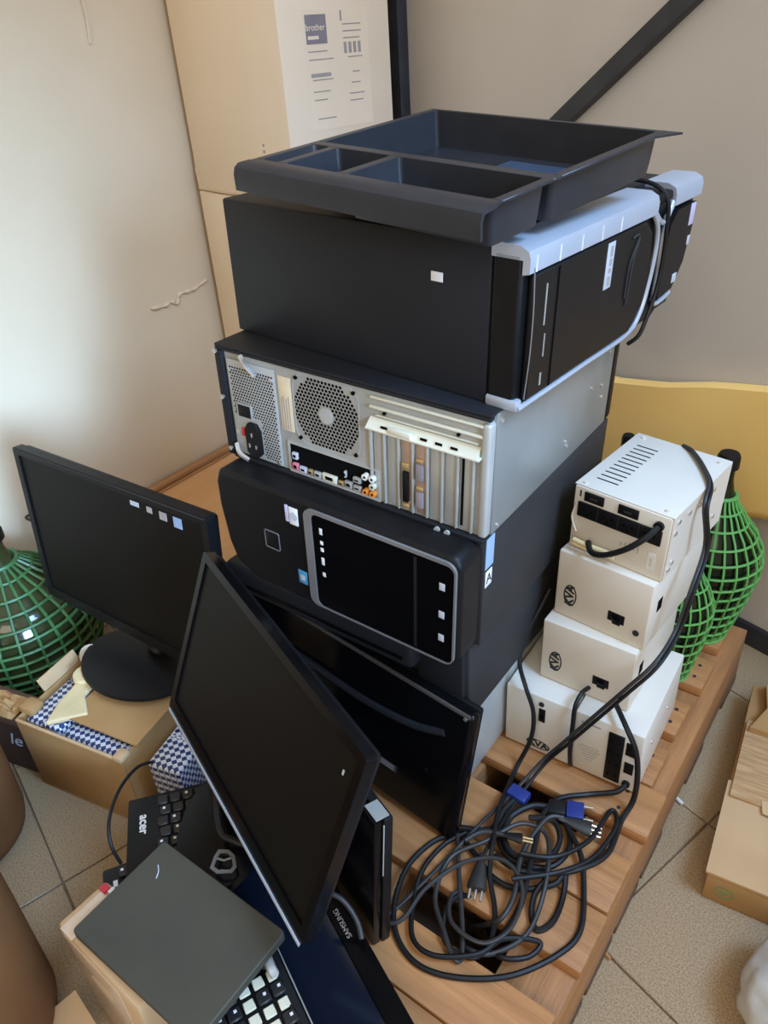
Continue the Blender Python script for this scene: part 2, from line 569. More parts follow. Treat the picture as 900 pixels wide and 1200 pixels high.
def carton(name, label, z0, z1, L, W):
    t = thing(name, label, 'box', M=CX @ T(0, 0, z0))
    h = z1 - z0
    g = G(); g.box(0, L, 0, W, 0, h, bev=0.003); g.obj('carton_body', M_WCARD, t)
    g = G(); g.box(0.004, L - 0.004, W * 0.5 - 0.001, W * 0.5 + 0.001, h, h + 0.0006); g.obj('lid_seam', M_WCARD_E, t)
    return t


carton('white_carton', 'plain white carton at the bottom of the corner stack', 0.1555, 0.85, 0.392, 0.30)
c = carton('white_carton', 'tall white carton with printed shipping labels in the corner', 0.852, 1.50, 0.395, 0.298)
# scuffed flap edge at its bottom
g = G()
g.tube(smooth_path([(0.004, -0.001, 0.05), (0.012, -0.002, 0.02), (0.03, -0.002, 0.006), (0.09, -0.002, 0.003), (0.18, -0.002, 0.004)], 5), 0.0022, 6)
g.obj('scuffed_edge', M_WCARD_E, c)
# printed lines on front face
for k in range(6):
    g = G(); g.box(0.296, 0.302, -0.0006, 0.0004, 0.045 + k * 0.013, 0.045 + k * 0.013 + random.uniform(0.005, 0.010)); g.obj('stencil_mark', M_INKG, c)
# label on side face (local +x face)
L = 0.395


def lab(y0, y1, z0, z1, m, name='label', d=0.0006):
    g = G(); g.box(L - 0.0002, L + d, y0, y1, z0, z1); return g.obj(name, m, c)


lab(0.062, 0.235, 0.135, 0.348, M_WCARD, 'shipping_label', 0.0004)
lab(0.068, 0.122, 0.290, 0.340, M_INKP, 'brand_block', 0.0008)
text('label_text', 'brother', 0.016, M_WCARD, c, T(L + 0.001, 0.093, 0.318) @ FACE_X)
lab(0.072, 0.100, 0.298, 0.304, M_WCARD, 'label_bar', 0.0011)
for k, (y0, y1, z) in enumerate([(0.07, 0.12, 0.276), (0.07, 0.135, 0.262), (0.075, 0.13, 0.226), (0.075, 0.12, 0.205), (0.075, 0.11, 0.19), (0.08, 0.13, 0.155),
                                 (0.165, 0.215, 0.32), (0.165, 0.215, 0.308), (0.165, 0.21, 0.296), (0.175, 0.215, 0.262), (0.185, 0.205, 0.235), (0.18, 0.205, 0.215),
                                 (0.172, 0.215, 0.195), (0.172, 0.21, 0.182)]):
    lab(y0, y1, z, z + 0.0022, M_INKG, 'label_line', 0.0007)
lab(0.072, 0.125, 0.232, 0.239, M_INKG, 'label_line', 0.0007)
for k in range(4):
    lab(0.165 + k * 0.013, 0.173 + k * 0.013, 0.270, 0.290, M_INKG, 'label_icon', 0.0007)
lab(0.106, 0.111, 0.095, 0.110, M_INKP, 'ink_smudge', 0.0006)
lab(0.1605, 0.164, 0.327, 0.345, M_INKP, 'label_icon', 0.0007)

# ------------------------------------------------------------------ yellow foam sheet by the back wall
t = thing('yellow_foam_sheet', 'yellow foam sheet leaning on the grey wall behind the green demijohns', 'foam sheet', M=WM)
outline_top = [(-0.62, 0.485), (-0.50, 0.492), (-0.38, 0.50), (-0.27, 0.52), (-0.18, 0.545), (-0.10, 0.562), (-0.02, 0.58), (0.08, 0.60), (0.20, 0.61), (0.34, 0.60)]
outline_bot = [(0.34, 0.365), (0.20, 0.358), (0.08, 0.352), (-0.02, 0.335), (-0.10, 0.30), (-0.18, 0.22), (-0.27, 0.165), (-0.38, 0.16), (-0.50, 0.16), (-0.62, 0.16)]
g = G()
N = len(outline_top)


def ysheet(u, v):
    f = u * (N - 1); i = min(int(f), N - 2); k = f - i
    top = Vector(outline_top[i]).lerp(Vector(outline_top[i + 1]), k)
    b = outline_bot[::-1]
    bot = Vector(b[i]).lerp(Vector(b[i + 1]), k)
    h = v * 1.25
    if h <= 1:
        q = bot.lerp(top, h)
        y = -0.058 + 0.02 * h * h - 0.008 * math.sin(u * 9) * h
        return Vector((q.x, y, q.y))
    k2 = (h - 1) / 0.25
    y = -0.038 - 0.008 * math.sin(u * 9) + 0.030 * k2
    return Vector((top.x, y, top.y + 0.006 * math.sin(k2 * math.pi * 0.9)))


g.grid(ysheet, 36, 20)
yo = g.obj('foam_skin', M_YELLOW, t)
sol = yo.modifiers.new('thickness', 'SOLIDIFY'); sol.thickness = 0.007; sol.offset = -1

# ------------------------------------------------------------------ desktop towers
RX, RY = -0.56, 2.15


def screw(parent, x, y, z, axis='y', r=0.004, m=None):
    G().cyl((x, y, z), r, 0.003, axis, 10).obj('screw', m or M_STEELB, parent)


# --- lowest: pale grey tower (mostly hidden by the monitor)
t5 = thing('desktop_tower', 'pale grey desktop tower lying lowest in the stack on the pallet', 'computer', (-0.052, 0.045, PZ + 0.0005), (0, 0, 0.5))
g = G(); g.box(-0.40, 0, 0, 0.40, 0.006, 0.168, bev=0.004); g.obj('case', M_GALV, t5)
g = G(); g.box(-0.405, 0.003, -0.03, -0.0005, 0.004, 0.170, bev=0.008); g.obj('front_bezel', M_BLACKP, t5)
for x in (-0.36, -0.04):
    for y in (0.05, 0.33):
        g = G(); g.box(x - 0.015, x + 0.015, y, y + 0.04, 0, 0.0058); g.obj('foot', M_BLACKP, t5)

# --- second from bottom: black tower
t4 = thing('desktop_tower', 'black desktop tower with stepped bezel, second from the bottom of the stack', 'computer', (-0.035, 0.012, 0.3255), (0, 0.6, 0.5))
g = G(); g.box(-0.41, 0, 0.0, 0.41, 0, 0.1415, bev=0.003); g.obj('case', M_DARKG, t4)
g = G(); g.box(-0.43, -0.070, -0.034, -0.0005, 0.088, 0.138, bev=0.010, seg=3); bz = g.obj('front_bezel', M_BLACKM, t4)
g = G(); g.box(-0.42, -0.085, -0.0365, -0.0342, 0.104, 0.110, bev=0.001); g.obj('drive_slot', M_BLACKG, bz)
g = G(); g.box(-0.077, -0.004, -0.012, -0.0005, 0.004, 0.138, bev=0.003); g.obj('bezel_return', M_BLACKM, t4)

# --- third: black HP-like tower with front toward the camera
t3 = thing('desktop_tower', 'black desktop tower with silver-framed front panel below the open-backed one', 'computer', (-0.019, -0.011, 0.474), (RX, RY, 1.18))
H3, W3 = 0.172, 0.397
g = G(); g.box(-W3 + 0.01, 0, 0.025, 0.41, 0, H3 - 0.001, bev=0.003); g.obj('case', M_DARKG, t3)
g = G()
prof = [(-W3 + 0.004, 0.05), (-W3 - 0.004, 0.11), (-W3 - 0.004, 0.150), (-W3 + 0.004, H3), (-0.012, H3), (-0.002, H3 - 0.012), (-0.002, 0.016), (-0.016, 0.0), (-W3 + 0.055, 0.0), (-W3 + 0.015, 0.018)]
g.prism(prof, 0.052, 'xz', -0.028)
bz = g.obj('front_bezel', M_BLACKP, t3)
mod = bz.modifiers.new('bevel', 'BEVEL'); mod.width = 0.007; mod.segments = 3; mod.angle_limit = R(30)
# silver frame
g = G()
out = rrect(-0.237, -0.007, 0.006, 0.165, 0.014)
inn = rrect(-0.224, -0.0095, 0.0085, 0.160, 0.010)
g.ring(out, inn, 0.004, 'xz', -0.0315)
g.obj('silver_frame', M_SILVERD, t3)
g = G(); g.prism(inn, 0.0025, 'xz', -0.0302); pn = g.obj('gloss_panel', M_BLACKG, t3)
g = G(); g.box(-0.066, -0.062, -0.0306, -0.030, 0.013, 0.155); g.obj('panel_groove', M_BLACKM, pn)
for z, s in ((0.136, 0.005), (0.118, 0.003), (0.107, 0.003), (0.088, 0.006), (0.066, 0.0035)):
    g = G(); g.box(-0.212, -0.207, -0.0308, -0.030, z - s, z + s, bev=0.0004); g.obj('icon', M_PAPER, pn)
for z in (0.126, 0.083, 0.046):
    g = G(); g.box(-0.030, -0.022, -0.0308, -0.030, z - 0.0055, z + 0.0055, bev=0.0004); g.obj('icon', M_PAPERG, pn)
# power button
g = G(); g.box(-0.313, -0.289, -0.0295, -0.028, 0.073, 0.100, bev=0.001); pb = g.obj('power_button', M_BLACKP, t3)
g = G(); g.ring(rrect(-0.3145, -0.2875, 0.0715, 0.1015, 0.003), rrect(-0.3135, -0.2885, 0.0725, 0.1005, 0.0025), 0.0012, 'xz', -0.0297); g.obj('button_ring', M_SILVERD, pb)
# stickers
g = G(); g.box(-0.264, -0.249, -0.0292, -0.028, 0.128, 0.155, bev=0.0003); st = g.obj('badge', M_PAPER, t3)
g = G(); g.box(-0.271, -0.2655, -0.0292, -0.028, 0.130, 0.156, bev=0.0003); g.obj('badge', M_LILAC, t3)
g = G(); g.cyl((-0.256, -0.0295, 0.142), 0.0065, 0.0008, 'y', 18); g.obj('badge_disc', M_PAPERG, st)
g = G(); g.box(-0.258, -0.242, -0.0292, -0.028, 0.032, 0.054, bev=0.0003); st = g.obj('blue_badge', M_BLUES, t3)
g = G(); g.box(-0.254, -0.246, -0.0296, -0.0285, 0.038, 0.047); g.obj('badge_square', M_PAPERG, st)
g = G(); g.box(0.0, 0.0008, 0.026, 0.046, 0.125, 0.170); g.obj('pale_blue_label', M_SKYS, t3)
g = G(); g.box(0.0, 0.0010, 0.028, 0.044, 0.096, 0.120, bev=0.0003); st = g.obj('white_label', M_PAPER, t3)
text('label_text', 'A', 0.020, M_INK, st, T(0.0012, 0.036, 0.108) @ FACE_X)

# --- fourth: tower with its bare steel back toward the camera
H2, W2, D2 = 0.164, 0.412, 0.369
t2 = thing('desktop_tower', 'desktop tower showing its bare steel back with fan grille and card slots', 'computer', (-0.010, 0.010, 0.6465), (RX, RY, 1.42))


def U(u):
    return u - W2


g = G()
g.box(-W2 + 0.004, 0, 0.012, D2, 0.001, H2 - 0.004, bev=0.003); g.obj('case', mat('zinc_steel', (0.30, 0.315, 0.30), (0.25, 0.265, 0.25), rough=0.4, metal=0.4, nscale=7), t2)
g = G(); g.box(-W2 + 0.012, -0.004, 0.002, 0.0118, 0.004, H2 - 0.009); g.obj('back_plate', M_GALV2, t2)
# rounded right rim of the plate
g = G(); g.box(-0.012, -0.0005, -0.003, 0.0118, 0.004, H2 - 0.012, bev=0.004, seg=3); g.obj('right_rim', M_GALV, t2)
# black side panel lip
g = G()
g.box(-W2, -0.001, -0.003, D2 - 0.003, H2 - 0.0038, H2, bev=0.001)
g.box(-W2, -0.001, -0.003, 0.006, H2 - 0.0085, H2 - 0.004, bev=0.001)
g.obj('top_panel', M_BLACKM, t2)
g = G(); g.box(-W2 - 0.001, -W2 + 0.011, -0.004, 0.20, 0.0, H2 - 0.009, bev=0.001); g.obj('side_panel', M_BLACKM, t2)
g = G(); g.box(-W2 + 0.012, -0.001, -0.006, 0.010, -0.001, 0.0035, bev=0.001); g.obj('bottom_lip', M_BLACKM, t2)
# far bezel
g = G(); g.box(-W2, -0.001, D2 + 0.001, D2 + 0.03, -0.003, H2 + 0.002, bev=0.010, seg=3); g.obj('front_bezel', M_BLACKP, t2)
# power supply
g = G(); g.box(U(0.016), U(0.100), -0.001, 0.0015, 0.006, 0.146, bev=0.001); ps = g.obj('power_supply', M_GALV, t2)
g = G()
for i in range(17):
    for j in range(32):
        x = U(0.022) + i * 0.0046 + (0.0023 if j % 2 else 0)
        z = 0.012 + j * 0.0041
        if z > 0.136 or x > U(0.097):
            continue
        if U(0.016) <= x <= U(0.070) and z < 0.068:
            continue
        g.disc((x, -0.0013, z), 0.00165, 'y', 6)
g.obj('vent_holes', M_HOLE, ps)['kind'] = 'stuff'
g = G(); g.box(U(0.029), U(0.052), -0.004, -0.001, 0.066, 0.084, bev=0.001); sw = g.obj('rocker_switch', M_BLACKP, ps)
g = G(); g.ring(rrect(U(0.027), U(0.054), 0.064, 0.086, 0.001, 1), rrect(U(0.0295), U(0.0515), 0.0665, 0.0835, 0.001, 1), 0.003, 'xz', -0.0035); g.obj('switch_frame', M_GALV2, sw)
g = G()
g.prism([(U(0.040), 0.016), (U(0.040), 0.050), (U(0.046), 0.060), (U(0.060), 0.060), (U(0.066), 0.050), (U(0.066), 0.016), (U(0.060), 0.010), (U(0.046), 0.010)], 0.006, 'xz', -0.007)
so = g.obj('mains_socket', M_BLACKP, ps)
for x, z in ((U(0.053), 0.044), (U(0.047), 0.027), (U(0.059), 0.027)):
    g = G(); g.box(x - 0.001, x + 0.001, -0.0085, -0.007, z - 0.003, z + 0.003); g.obj('socket_pin', M_STEELB, so)
g = G(); g.box(U(0.030), U(0.036), -0.004, -0.001, 0.036, 0.048, bev=0.001); g.obj('voltage_switch', M_RED, ps)
for x, z in ((0.022, 0.132), (0.094, 0.132), (0.022, 0.040), (0.094, 0.010)):
    screw(ps, U(x), -0.002, z, r=0.0028)
# bright bent wires / tabs
g = G(); g.tube(smooth_path([(U(0.052), -0.008, 0.158), (U(0.062), -0.012, 0.150), (U(0.076), -0.010, 0.136)], 5), 0.0035, 6); g.obj('metal_tab', M_STEELB, t2)
g = G(); g.tube(smooth_path([(U(0.020), -0.006, 0.022), (U(0.030), -0.012, 0.012), (U(0.044), -0.010, 0.004)], 5), 0.0035, 6); g.obj('metal_tab', M_STEELB, t2)
for x, z in ((0.004, 0.155), (0.006, 0.09), (0.008, 0.012)):
    screw(t2, U(x), -0.007, z, r=0.0033)
# paper tag beside the fan
g = G(); g.box(U(0.104), U(0.125), 0.0008, 0.0019, 0.064, 0.140, bev=0.0003); tg = g.obj('paper_tag', M_TAN, t2)
for k in range(4):
    g = G(); g.box(U(0.107 + 0.004 * k), U(0.1085 + 0.004 * k), 0.0004, 0.0009, 0.066, 0.110 + 0.004 * (k % 2)); g.obj('print_line', M_INKG, tg)
# fan grille: round field of hexagonal holes with a solid hub
FX, FZ, FR = U(0.180), 0.102, 0.0515
g = G(); g.ring(rrect(FX - FR - 0.001, FX + FR + 0.001, FZ - FR * 0.95, FZ + FR * 0.95, 0.02), rrect(FX - FR + 0.001, FX + FR - 0.001, FZ - FR * 0.93, FZ + FR * 0.93, 0.02), 0.0006, 'xz', 0.0012)
fan = g.obj('fan_grille', M_GALV, t2)
g = G()
for i in range(-10, 11):
    for j in range(-11, 12):
        x = i * 0.0056 + (0.0028 if j % 2 else 0)
        z = j * 0.0049
        d = math.hypot(x, z)
        if 0.0125 < d < FR and abs(z) < 0.0475:
            g.disc((FX + x, 0.0016, FZ + z), 0.0023, 'y', 6, R(30))
g.obj('grille_holes', M_HOLE, fan)['kind'] = 'stuff'
g = G(); g.cyl((FX, 0.0012, FZ), 0.0105, 0.0014, 'y', 24); g.obj('fan_hub', M_GALV, fan)
for sx in (-1, 1):
    for sz in (-1, 1):
        screw(fan, FX + sx * 0.045, 0.001, FZ + sz * 0.042, r=0.0026, m=M_HOLE)
# connector field
g = G(); g.ring(rrect(U(0.112), U(0.262), 0.004, 0.050, 0.001, 1), rrect(U(0.115), U(0.259), 0.008, 0.047, 0.001, 1), 0.003, 'xz', -0.001); io = g.obj('port_frame', M_GALV, t2)
g = G(); g.box(U(0.115), U(0.259), 0.0006, 0.0018, 0.008, 0.047); g.obj('port_recess', M_HOLE, io)
for x, w, z0, z1, m in ((0.119, 0.010, 0.009, 0.020, M_PINK), (0.120, 0.009, 0.026, 0.036, M_PAPERG), (0.131, 0.012, 0.009, 0.018, M_PAPERG), (0.146, 0.008, 0.009, 0.018, M_BRASS), (0.156, 0.012, 0.009, 0.018, M_GALV),
                        (0.170, 0.024, 0.009, 0.020, M_CREAMM), (0.197, 0.008, 0.009, 0.017, M_BRASS), (0.207, 0.012, 0.010, 0.020, M_GALV2), (0.207, 0.003, 0.024, 0.034, M_GALV), (0.221, 0.012, 0.010, 0.018, M_GALV2), (0.221, 0.012, 0.022, 0.030, M_GALV2)):
    g = G(); g.box(U(x), U(x + w), -0.004, 0.0005, z0, z1, bev=0.0012); po = g.obj('port', m, io)
    g = G(); g.box(U(x + w * 0.25), U(x + w * 0.75), -0.0044, -0.0038, z0 + 0.003, z1 - 0.003); g.obj('port_hole', M_HOLE, po)
for x, z, m in ((0.241, 0.014, M_ORANGE), (0.241, 0.036, M_PAPER), (0.252, 0.014, M_ORANGE), (0.252, 0.025, M_CREAMM), (0.252, 0.036, M_PAPER)):
    g = G(); g.cyl((U(x), -0.002, z), 0.0045, 0.007, 'y', 14); po = g.obj('audio_jack', m, io)
    g = G(); g.cyl((U(x), -0.0056, z), 0.0018, 0.0006, 'y', 10); g.obj('jack_hole', M_HOLE, po)
# expansion slots
sx0 = 0.252
for k in range(7):
    x = sx0 + k * 0.0203
    m = {2: M_COPPER, 3: M_COPPER}.get(k, M_GALV2)
    g = G(); g.box(U(x + 0.002), U(x + 0.0165), -0.0005, 0.0018, 0.008, 0.108, bev=0.0008); s = g.obj('slot_cover', m, t2)
    g = G(); g.box(U(x + 0.0172), U(x + 0.0198), -0.003, 0.0018, 0.006, 0.108, bev=0.0006); g.obj('slot_rib', M_GALV, t2)
    if k == 2:
        g = G(); g.box(U(x + 0.005), U(x + 0.013), -0.005, -0.0005, 0.020, 0.062, bev=0.001); q = g.obj('connector', M_BLACKP, s)
        g = G(); g.box(U(x + 0.004), U(x + 0.014), -0.004, -0.0005, 0.064, 0.074, bev=0.001); g.obj('connector_end', M_BRASS, s)
        g = G(); g.box(U(x + 0.004), U(x + 0.014), -0.004, -0.0005, 0.010, 0.017, bev=0.001); g.obj('connector_end', M_BRASS, s)
    if k == 3:
        for z0 in (0.014, 0.052):
            g = G(); g.box(U(x + 0.004), U(x + 0.014), -0.005, -0.0005, z0 + 0.004, z0 + 0.026, bev=0.001); g.obj('connector', M_INKP, s)
            g = G(); g.box(U(x + 0.004), U(x + 0.014), -0.004, -0.0005, z0 + 0.027, z0 + 0.033, bev=0.001); g.obj('connector_end', M_BRASS, s)
    if k == 6:
        g = G(); g.box(U(x + 0.003), U(x + 0.0065), -0.0009, -0.0005, 0.012, 0.104); g.obj('slot_gap', M_HOLE, s)
g = G(); g.box(U(sx0 - 0.004), U(sx0), -0.002, 0.0018, 0.006, 0.108, bev=0.0006); g.obj('slot_rib', M_GALV, t2)
g = G(); g.box(U(sx0 - 0.004), U(0.402), -0.010, 0.0018, 0.108, 0.1105, bev=0.0005); fl = g.obj('slot_flange', M_CREAMM, t2)
g = G(); g.prism([(-0.010, 0.1103), (0.0018, 0.1205), (0.0018, 0.1103)], 0.150, 'yz', U(sx0 - 0.003)); g.obj('flange_slope', M_CREAMM, fl)
for x in (0.270, 0.325, 0.345, 0.365):
    g = G(); g.box(U(x), U(x + 0.009), -0.0068, -0.0058, 0.1135, 0.1165, M=T(0, -0.0012, 0)); g.obj('flange_hole', M_HOLE, fl)
g = G(); g.box(U(0.283), U(0.313), -0.011, -0.0055, 0.1115, 0.1185, bev=0.0008); g.obj('flange_clip', M_CREAMM, fl)
g = G(); g.box(U(0.250), U(0.402), -0.0025, 0.0018, 0.133, 0.1365, bev=0.0008); g.obj('rail', M_CREAMM, t2)
g = G(); g.box(U(0.252), U(0.402), -0.0025, 0.0018, 0.146, 0.149, bev=0.0006); g.obj('rail', M_CREAMM, t2)
g = G(); g.box(U(0.258), U(0.396), -0.0015, 0.0018, 0.124, 0.1255, bev=0.0005); g.obj('rail', M_CREAMM, t2)
for x, z in ((0.27, 0.129), (0.37, 0.129)):
    screw(t2, U(x), 0.001, z, r=0.0022, m=M_HOLE)
for x in (0.35, 0.364):
    screw(t2, U(x), -0.009, 0.000, r=0.0038, m=M_GALV)
# side screws
for y, z in ((0.29, 0.085), (0.33, 0.075), (0.335, 0.055), (0.22, 0.028), (0.215, 0.036), (0.02, 0.150), (0.025, 0.01), (0.345, 0.12)):
    screw(t2, 0.0005, y, z, 'x', 0.0028)

# --- top: black tower with silver-trimmed front facing right
H1, L1, W1 = 0.169, 0.397, 0.45
t1 = thing('desktop_tower', 'black desktop tower on top of the stack, silver-trimmed front facing right', 'computer', (-0.027, 0.033, 0.8110), (RX, RY, -2.85))
g = G(); g.box(-L1, 0, 0.0, W1 - 0.03, 0, H1, bev=0.003); g.obj('case', M_BLACKM, t1)
g = G(); g.box(-0.073, -0.058, -0.0012, 0.0002, 0.121, 0.131, bev=0.0004); g.obj('white_sticker', M_PAPER, t1)
# bezel: outline in y-z with a rounded far end, swept with a bowed front
bo = [(0.0, 0.0), (0.36, 0.0), (0.405, 0.022), (0.432, 0.058), (0.447, 0.11), (0.447, 0.150), (0.438, 0.164), (0.0, 0.164)]
g = G(); g.prism(bo, 0.034, 'yz', 0.0005); bz = g.obj('front_bezel', M_BLACKP, t1)
mod = bz.modifiers.new('bevel', 'BEVEL'); mod.width = 0.004; mod.segments = 2; mod.angle_limit = R(30)


def cap(name, y0, y1, bite0=0.0, bite1=0.0):
    g = G()
    pr = [(-0.001, H1 - 0.012), (-0.001, H1 + 0.002), (0.030, H1 + 0.002), (0.040, H1 - 0.003), (0.0425, H1 - 0.010), (0.0425, H1 - 0.024), (0.0345, H1 - 0.026), (0.0345, H1 - 0.012)]
    n = len(pr)
    V = [[g.bm.verts.new((a, y + (bt_ if b > H1 - 0.005 else 0), b)) for a, b in pr] for y, bt_ in ((y0, 0), (y1, 0))]
    for i in range(n):
        j = (i + 1) % n
        g.bm.faces.new((V[0][i], V[0][j], V[1][j], V[1][i]))
    g.bm.faces.new(V[0]); g.bm.faces.new(V[1][::-1])
    return g.obj(name, M_SILVERP, t1)


cp = cap('silver_trim', 0.0, 0.305)
for k in range(5):
    g = G(); g.box(0.0424, 0.0431, 0.012 + k * 0.047, 0.0135 + k * 0.047, H1 - 0.024, H1 - 0.008); g.obj('trim_groove', M_PAPER, cp)
cap('silver_trim', 0.358, 0.449)
g = G(); g.box(-0.001, 0.040, 0.307, 0.356, H1 - 0.018, H1 - 0.004, bev=0.004); g.obj('trim_recess', M_BLACKP, t1)
# panels of the bezel
pad1 = [(0.012, 0.008), (0.27, 0.008), (0.30, 0.035), (0.312, 0.075), (0.300, 0.125), (0.275, 0.142), (0.012, 0.142)]
g = G(); g.prism(pad1, 0.008, 'yz', 0.0345); pd = g.obj('drive_panel', M_BLACKP, t1)
mod = pd.modifiers.new('bevel', 'BEVEL'); mod.width = 0.003; mod.segments = 2; mod.angle_limit = R(30)
pad2 = [(0.352, 0.028), (0.398, 0.032), (0.424, 0.062), (0.437, 0.11), (0.437, 0.138), (0.375, 0.138), (0.356, 0.122), (0.350, 0.085)]
g = G(); g.prism(pad2, 0.008, 'yz', 0.0345); pd2 = g.obj('control_panel', M_BLACKP, t1)
# silver strips that cross between the panels
for pts in ([(0.0385, 0.300, 0.147), (0.0395, 0.318, 0.128), (0.0395, 0.324, 0.100), (0.0395, 0.319, 0.060), (0.0395, 0.304, 0.022), (0.0395, 0.268, 0.004), (0.0395, 0.15, 0.003), (0.0395, 0.0, 0.003)],
            [(0.0385, 0.362, 0.147), (0.0395, 0.346, 0.132), (0.0395, 0.340, 0.105), (0.0395, 0.343, 0.065), (0.0395, 0.345, 0.026), (0.0395, 0.372, 0.022), (0.0395, 0.398, 0.026)],
            [(0.0385, 0.301, 0.150), (0.0400, 0.315, 0.138), (0.0405, 0.331, 0.130), (0.0400, 0.347, 0.138), (0.0385, 0.360, 0.150)]):
    g = G(); g.tube(smooth_path(pts, 6), 0.0032, 8); g.obj('silver_strip', M_SILVERP, t1)
g = G(); g.box(0.0005, 0.040, -0.002, 0.010, -0.001, 0.012, bev=0.003); g.obj('silver_corner', M_SILVERP, t1)
g = G(); g.tube(smooth_path([(0.0425, 0.009, 0.150), (0.0435, 0.0115, 0.11), (0.0435, 0.0115, 0.06), (0.042, 0.009, 0.012)], 6), 0.0007, 6); g.obj('silver_edge_line', M_SILVERD, t1)
# slots, sticker and marks on the drive panel
for y0, y1, z0, z1 in ((0.036, 0.0385, 0.085, 0.128), (0.040, 0.042, 0.05, 0.075), (0.038, 0.041, 0.018, 0.032)):
    g = G(); g.box(0.0424, 0.0432, y0, y1, z0, z1); g.obj('slot_edge', M_GALV2, pd)
g = G(); g.box(0.0424, 0.0434, 0.060, 0.062, 0.010, 0.140); g.obj('panel_groove', M_HOLE, pd)
g = G(); g.box(0.0424, 0.0434, 0.172, 0.190, 0.086, 0.138, bev=0.0003); st = g.obj('paper_label', M_PAPERG, pd)
for z0, z1 in ((0.090, 0.100), (0.104, 0.109), (0.112, 0.120), (0.122, 0.134)):
    g = G(); g.box(0.0433, 0.0437, 0.179, 0.185, z0, z1); g.obj('print_block', M_INKG, st)
for pts in ([(0.043, 0.238, 0.130), (0.0435, 0.247, 0.132), (0.0435, 0.255, 0.128), (0.0435, 0.238, 0.100), (0.0435, 0.236, 0.06)], [(0.043, 0.258, 0.126), (0.0435, 0.246, 0.10), (0.0435, 0.242, 0.05)]):
    g = G(); g.tube(smooth_path(pts, 5), 0.0014, 6); g.obj('emblem_line', M_DARKG, pd)
g = G(); g.box(0.0424, 0.0434, 0.418, 0.434, 0.110, 0.138, bev=0.0003); g.obj('lilac_badge', M_LILAC, pd2)
g = G(); g.box(0.0424, 0.0434, 0.424, 0.432, 0.084, 0.096, bev=0.0003); g.obj('white_badge', M_PAPERG, pd2)
g = G(); g.box(0.0424, 0.0434, 0.392, 0.406, 0.040, 0.052, bev=0.0003); g.obj('white_badge', M_PAPERG, pd2)
g = G(); g.box(0.0345, 0.038, 0.352, 0.40, 0.012, 0.020, bev=0.001); g.obj('bottom_strip', M_BLACKG, t1)

# ------------------------------------------------------------------ cord looped over the top tower
A1 = MW[t1.name]
w = lambda x, y, z: A1 @ Vector((x, y, z))
o = G().tube(smooth_path([w(-0.02, 0.332, H1 + 0.008), w(0.02, 0.332, H1 + 0.004), w(0.041, 0.333, H1 - 0.012), w(0.045, 0.336, 0.120), w(0.046, 0.338, 0.085), w(0.046, 0.332, 0.045), w(0.045, 0.318, 0.014), w(0.042, 0.308, -0.008), w(0.030, 0.305, -0.022)], 6), 0.0028, 8).obj('black_cord', M_CORD)
tag(o, 'short black cord hanging over the front of the top tower', 'cord')

# ------------------------------------------------------------------ tray on top
TM = Matrix.Translation((0.019, -0.044, 1.030)) @ Euler((R(3.4), R(3.2), R(-6.4)), 'XYZ').to_matrix().to_4x4()
tr = thing('organiser_tray', 'black plastic drawer tray with compartments on top of the stack', 'tray', M=TM)
TW, TD = 0.328, 0.323
us = lambda a: -TW + a * TW
vs_ = lambda a: a * TD
cells = [(0.028, 0.115, 0.055, 0.31, 0.020), (0.145, 0.395, 0.055, 0.31, 0.038), (0.425, 0.972, 0.055, 0.31, 0.042), (0.028, 0.972, 0.345, 0.985, 0.044)]


def pocket(x0, x1, y0, y1, d):
    g = G()
    r0, r1 = 0.004, 0.005
    ins = 0.004
    loops = []
    th = 0.0016
    for k, (o_, z, e) in enumerate(((0, 0.0, 0), (ins * 0.6, -d * 0.7, 0), (ins, -d, 0), )):
        loops.append([(a, b, z) for a, b in rrect(x0 + o_, x1 - o_, y0 + o_, y1 - o_, r1, 3)])
    inner = []
    for o_, z in ((th, 0.0), (ins * 0.6 + th, -d * 0.7), (ins + th, -d + th)):
        inner.append([(a, b, z) for a, b in rrect(x0 + o_, x1 - o_, y0 + o_, y1 - o_, r1, 3)])
    seq = loops[::-1] + inner
    V = [[g.bm.verts.new(p) for p in l] for l in seq]
    n = len(V[0])
    for a, b in zip(V, V[1:]):
        for i in range(n):
            g.bm.faces.new((a[i], a[(i + 1) % n], b[(i + 1) % n], b[i]))
    g.bm.faces.new(V[0]); g.bm.faces.new(V[-1])
    return g


for (a, b, c_, d_, dep) in cells:
    pocket(us(a), us(b), vs_(c_), vs_(d_), dep).obj('compartment', M_TRAY, tr)
# flange pieces around the openings
g = G()
fl = 0.0025


def strip(a, b, c_, d_):
    g.box(us(a), us(b), vs_(c_), vs_(d_), -fl, 0.0004, bev=0.0008, seg=1)


strip(0, 1, 0, 0.06); strip(0, 1, 0.305, 0.35); strip(0, 1, 0.98, 1.0)
strip(0, 0.032, 0.06, 0.305); strip(0.112, 0.148, 0.06, 0.305); strip(0.392, 0.428, 0.06, 0.305); strip(0.968, 1.0, 0.06, 0.305)
strip(0, 0.032, 0.35, 0.98); strip(0.968, 1.0, 0.35, 0.98)
g.obj('rim', M_TRAY, tr)
g = G()
pr = [(0.012, 0.0006), (-0.004, 0.0006), (-0.010, -0.003), (-0.0125, -0.010), (-0.0125, -0.026), (-0.0095, -0.026), (-0.0095, -0.010), (-0.007, -0.005), (0.012, -0.003)]
g.prism(pr, TW + 0.002, 'yz', -TW - 0.001)
g.obj('front_lip', M_TRAY, tr)
g = G()
g.prism([(0.0, TD - 0.03), (0.016, TD), (0.0, TD)], 0.002, 'xy', -0.0018); g.obj('corner_lip', M_TRAY, tr)
